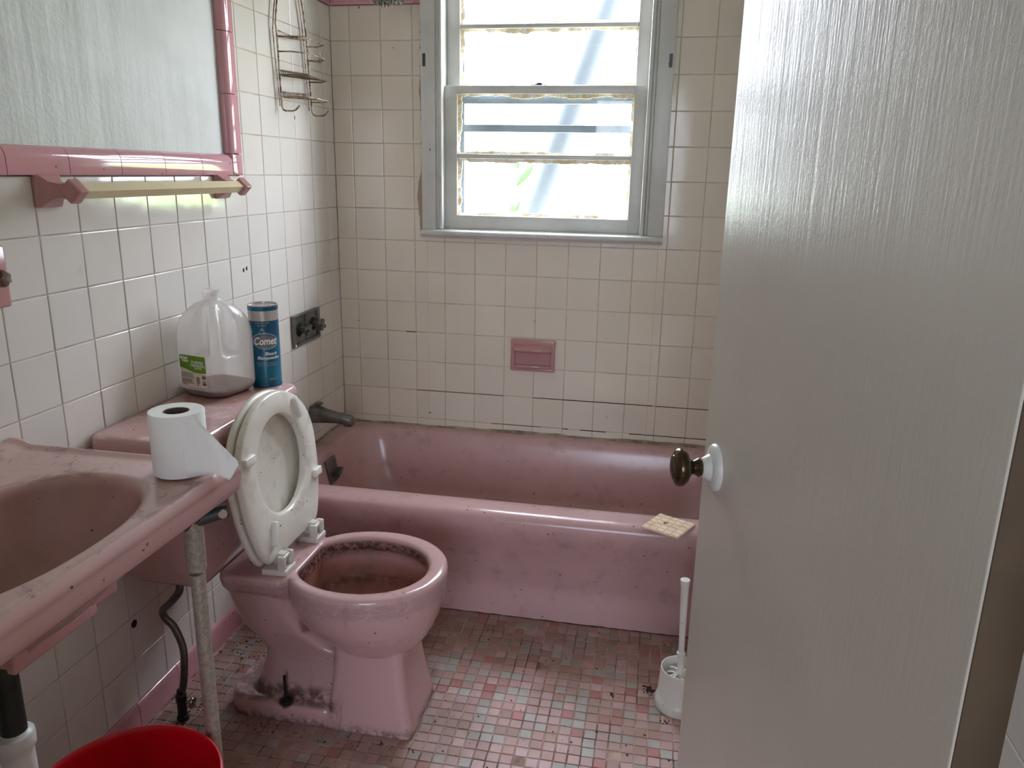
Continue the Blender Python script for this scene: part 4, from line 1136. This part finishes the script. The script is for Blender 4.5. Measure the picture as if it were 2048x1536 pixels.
bx, by = 1.251, -.936
BH = thing('brush_holder', 'white plastic toilet brush holder on the floor by the door', 'brush holder', (bx, by, 0))
mb = MB(); mb.lathe([(.050, .0), (.0585, .001), (.060, .006), (.0595, .020), (.057, .026), (.0545, .029), (.0525, .06), (.050, .104), (.0495, .1065), (.0475, .1065), (.0465, .104), (.046, .03), (.001, .028)], 48); mb.build('cup', M['white_plastic'], BH, True, 50)
TBR = thing('toilet_brush', 'white toilet brush standing in its holder', 'toilet brush', (bx-.002, by, .0))
mb = MB()
tl = Matrix.Translation((0, 0, .09)) @ Matrix.Rotation(math.radians(-1.5), 4, 'Y')
mb.M = tl
mb.lathe([(.013, -.004), (.012, .0), (.0085, .006), (.0078, .04), (.0078, .05), (.0105, .052), (.0115, .055), (.0105, .058), (.0072, .06), (.0078, .12), (.0095, .235), (.0115, .249), (.0120, .253), (.0115, .256), (.001, .257)], 24); mb.build('handle', M['white_plastic'], TBR, True)
mb = MB(); rnd = random.Random(6)
for k in range(70):
    a = rnd.uniform(0, 2*PI); r_ = rnd.uniform(.030, .042); z0 = rnd.uniform(.045, .092); mb.tube([(.008*math.cos(a), .008*math.sin(a), z0+.004), (r_*.6*math.cos(a), r_*.6*math.sin(a), z0+.004), (r_*math.cos(a), r_*math.sin(a), z0-.004)], [.0026, .0024, .0014], 5)
mb.build('bristles', M['white_plastic'], TBR, True)

BK = thing('bucket', 'red plastic bucket on the floor below the sink', 'bucket', (.326, -1.731, 0))
mb = MB(); mb.lathe([(.001, .0), (.112, .0), (.115, .004), (.1475, .275), (.151, .279), (.1525, .285), (.151, .291), (.148, .292), (.145, .288), (.144, .275), (.112, .010), (.001, .008)], 72, 'z', (0, 0, 0), False, False); mb.build('bucket_body', M['red'], BK, True, 50)

# debris
def flakes(spots, name, mat):
    mb = MB(); rnd = random.Random(21)
    for x, y_, n, s_, r_ in spots:
        for k in range(n):
            a = rnd.uniform(0, 2*PI); d_ = abs(rnd.gauss(0, s_)); c_ = r_*rnd.uniform(.4, 1.3); an = rnd.uniform(0, PI); sq = rnd.uniform(.3, .9)
            ring0 = []; ring1 = []
            for q in range(6):
                b = 2*PI*q/6; rr_ = c_*rnd.uniform(.7, 1.2)
                u, v = rr_*math.cos(b), rr_*sq*math.sin(b)
                px, py = x+d_*math.cos(a)+u*math.cos(an)-v*math.sin(an), y_+d_*math.sin(a)+u*math.sin(an)+v*math.cos(an)
                ring0.append((px, py, .0003)); ring1.append((px, py, .0012+c_*.35*rnd.random()))
            mb.loft([ring0, ring1])
    return mb.build(name, mat)
rnd = random.Random(33)
sp = [(1.178, -.895, 20, .012, .005), (1.085, -.93, 6, .012, .0035), (1.22, -1.01, 8, .014, .003)]
for k in range(90): sp.append((rnd.uniform(.67, 1.3), rnd.uniform(-1.5, -.66), 1, .001, rnd.uniform(.0012, .003)))
for k in range(40): sp.append((rnd.uniform(.04, .14), rnd.uniform(-1.35, -.85), 3, .02, rnd.uniform(.0015, .004)))
for k in range(30): sp.append((rnd.uniform(.2, .66), -1.225+rnd.uniform(-.02, .01), 2, .01, rnd.uniform(.0012, .003)))
tag(flakes(sp, 'floor_debris', M['debris']), 'dark crumbs and flakes scattered over the mosaic floor', 'debris', None, 'stuff')

# ------------------------------------------------------------------ outdoors
mb = MB(); mb.tube([(1.05, .46, 2.32), (.60, .46, 1.02), (.30, .46, .14), (.13, .46, -.35)], .066, 32)
tag(mb.build('plastic_pipe', M['pipe_out'], smooth=True), 'pale grey plastic pipe leaning outside the window', 'pipe')
struct(slab('floor_lawn', -14, 16, .13, 30, -.45, -.35, M['grass']), 'sunlit lawn outside the window', 'lawn')
def weed(x, y_, h, lean, leaves, label):
    W = thing('weed', label, 'plant', (x, y_, -.35), 0, 'weeds outside the window')
    mb = MB(); pts = [(lean*f*f, .02*math.sin(3*f), h*f) for f in [k/10 for k in range(11)]]
    mb.tube(pts, [.004*(1-.6*k/10) for k in range(11)], 6); mb.build('stem', M['leaf'], W, True)
    for f, an, L in leaves:
        mb = MB()
        b = Vector((lean*f*f, .02*math.sin(3*f), h*f)); d_ = Vector((math.cos(an), .25, math.sin(an))).normalized(); s_ = Vector((-d_.z, .2, d_.x)).normalized()
        prev = None
        for k in range(7):
            q = k/6; w_ = .016*math.sin(PI*min(1, q*.9+.08)); c_ = b+d_*L*q+Vector((0, 0, -.05*q*q*L))
            r = [mb.av(c_-s_*w_), mb.av(c_+Vector((0, -.003, 0))), mb.av(c_+s_*w_)]
            if prev: mb.af(prev[0], prev[1], r[1], r[0]); mb.af(prev[1], prev[2], r[2], r[1])
            prev = r
        mb.build('leaf', M['leaf'], W, True)
weed(.505, .62, 1.69, .03, [(.93, .95, .13), (.86, 2.2, .06), (.87, .9, .07), (.80, .95, .10), (.97, 2.0, .05)], 'tall green weed left of the leaning pipe outside')
weed(.43, .60, 1.46, .05, [(.97, .7, .10), (.92, .5, .08), (.85, 2.3, .06)], 'short yellow green weed at the lower left of the window')
for i, (x, y_, sx_, sz_, lab_) in enumerate(((-8, 15, 3.0, .95, 'left green shrub mass beyond the lawn'), (1.0, 16, 3.2, 1.1, 'middle green shrub mass beyond the lawn'), (10, 15, 3.0, 1.0, 'right green shrub mass beyond the lawn'))):
    bm = bmesh.new(); bmesh.ops.create_icosphere(bm, subdivisions=4, radius=1)
    rnd = random.Random(50+i)
    cen = [(rnd.uniform(-1, 1), rnd.uniform(-1, 1), rnd.uniform(-.2, 1)) for _ in range(26)]
    for v in bm.verts:
        d_ = min((v.co-Vector(c_)).length for c_ in cen)
        v.co *= 1.08 - .35*min(d_, .5)
        v.co = Vector((x+v.co.x*sx_, y_+v.co.y*1.6, max(-.36, -.2+v.co.z*sz_*1.3)))
    mb = MB(); mb.bm(bm); tag(mb.build('shrub', M['hedge'], smooth=True, angle=180), lab_, 'shrub', 'shrubs beyond the lawn')

# ------------------------------------------------------------------ light
w = bpy.data.worlds.new('sky'); S.world = w; w.use_nodes = True; nt = w.node_tree; nt.nodes.clear()
tc = nt.nodes.new('ShaderNodeTexCoord'); sx_ = nt.nodes.new('ShaderNodeSeparateXYZ'); nt.links.new(tc.outputs['Generated'], sx_.inputs[0])
mr = nt.nodes.new('ShaderNodeMapRange'); nt.links.new(sx_.outputs[2], mr.inputs[0]); mr.inputs[1].default_value = 0; mr.inputs[2].default_value = .7
mx = nt.nodes.new('ShaderNodeMix'); mx.data_type = 'RGBA'; nt.links.new(mr.outputs[0], mx.inputs[0]); mx.inputs[6].default_value = (.62, .65, .71, 1); mx.inputs[7].default_value = (1.25, 1.33, 1.55, 1)
bg = nt.nodes.new('ShaderNodeBackground'); nt.links.new(mx.outputs[2], bg.inputs[0]); bg.inputs[1].default_value = 20.0
wo = nt.nodes.new('ShaderNodeOutputWorld'); nt.links.new(bg.outputs[0], wo.inputs[0])
sun = bpy.data.lights.new('sun', 'SUN'); sun.energy = 40; sun.angle = .02; sun.color = (1, .96, .88)
so_ = bpy.data.objects.new('sun', sun); COL.objects.link(so_); so_.rotation_euler = Vector((.35, .75, -.62)).to_track_quat('-Z', 'Y').to_euler(); so_.location = (-4, -9, 9)
def portal(name, loc, rot, sx, sy):
    l = bpy.data.lights.new(name, 'AREA'); l.shape = 'RECTANGLE'; l.size = sx; l.size_y = sy
    l.cycles.is_portal = True
    o = bpy.data.objects.new(name, l); COL.objects.link(o); o.location = loc; o.rotation_euler = rot
portal('window_portal', ((WX0+WX1)/2, .135, (WZ0+WZ1)/2), (-PI/2, 0, 0), WX1-WX0, WZ1-WZ0)
portal('hall_window_portal', (xm, hy1-.11, (hw[2]+hw[3])/2), (PI/2, 0, 0), hw[1]-hw[0], hw[3]-hw[2])

# ------------------------------------------------------------------ camera
cam = bpy.data.cameras.new('camera'); co = bpy.data.objects.new('camera', cam); COL.objects.link(co)
cam.sensor_width = 36; cam.lens = 36*1556.784/2048; cam.clip_start = .02; cam.clip_end = 200
yaw, pit, rol = .181813373, -.266400415, .0188562646
Rm = Matrix.Rotation(yaw, 4, 'Z') @ Matrix.Rotation(PI/2+pit, 4, 'X') @ Matrix.Rotation(rol, 4, 'Z')
co.matrix_world = Matrix.Translation((1.1291046, -2.65537472, .240356693+1.037)) @ Rm
S.camera = co
S.view_settings.view_transform = 'Standard'; S.view_settings.look = 'None'; S.view_settings.gamma = 1; S.view_settings.use_curve_mapping = False
S.view_settings.exposure = 0.62
S.cycles.use_denoising = True
S.cycles.max_bounces = 12; S.cycles.diffuse_bounces = 6; S.cycles.glossy_bounces = 5; S.cycles.transparent_max_bounces = 16
S.cycles.caustics_reflective = False; S.cycles.caustics_refractive = False
S.cycles.sample_clamp_indirect = 6
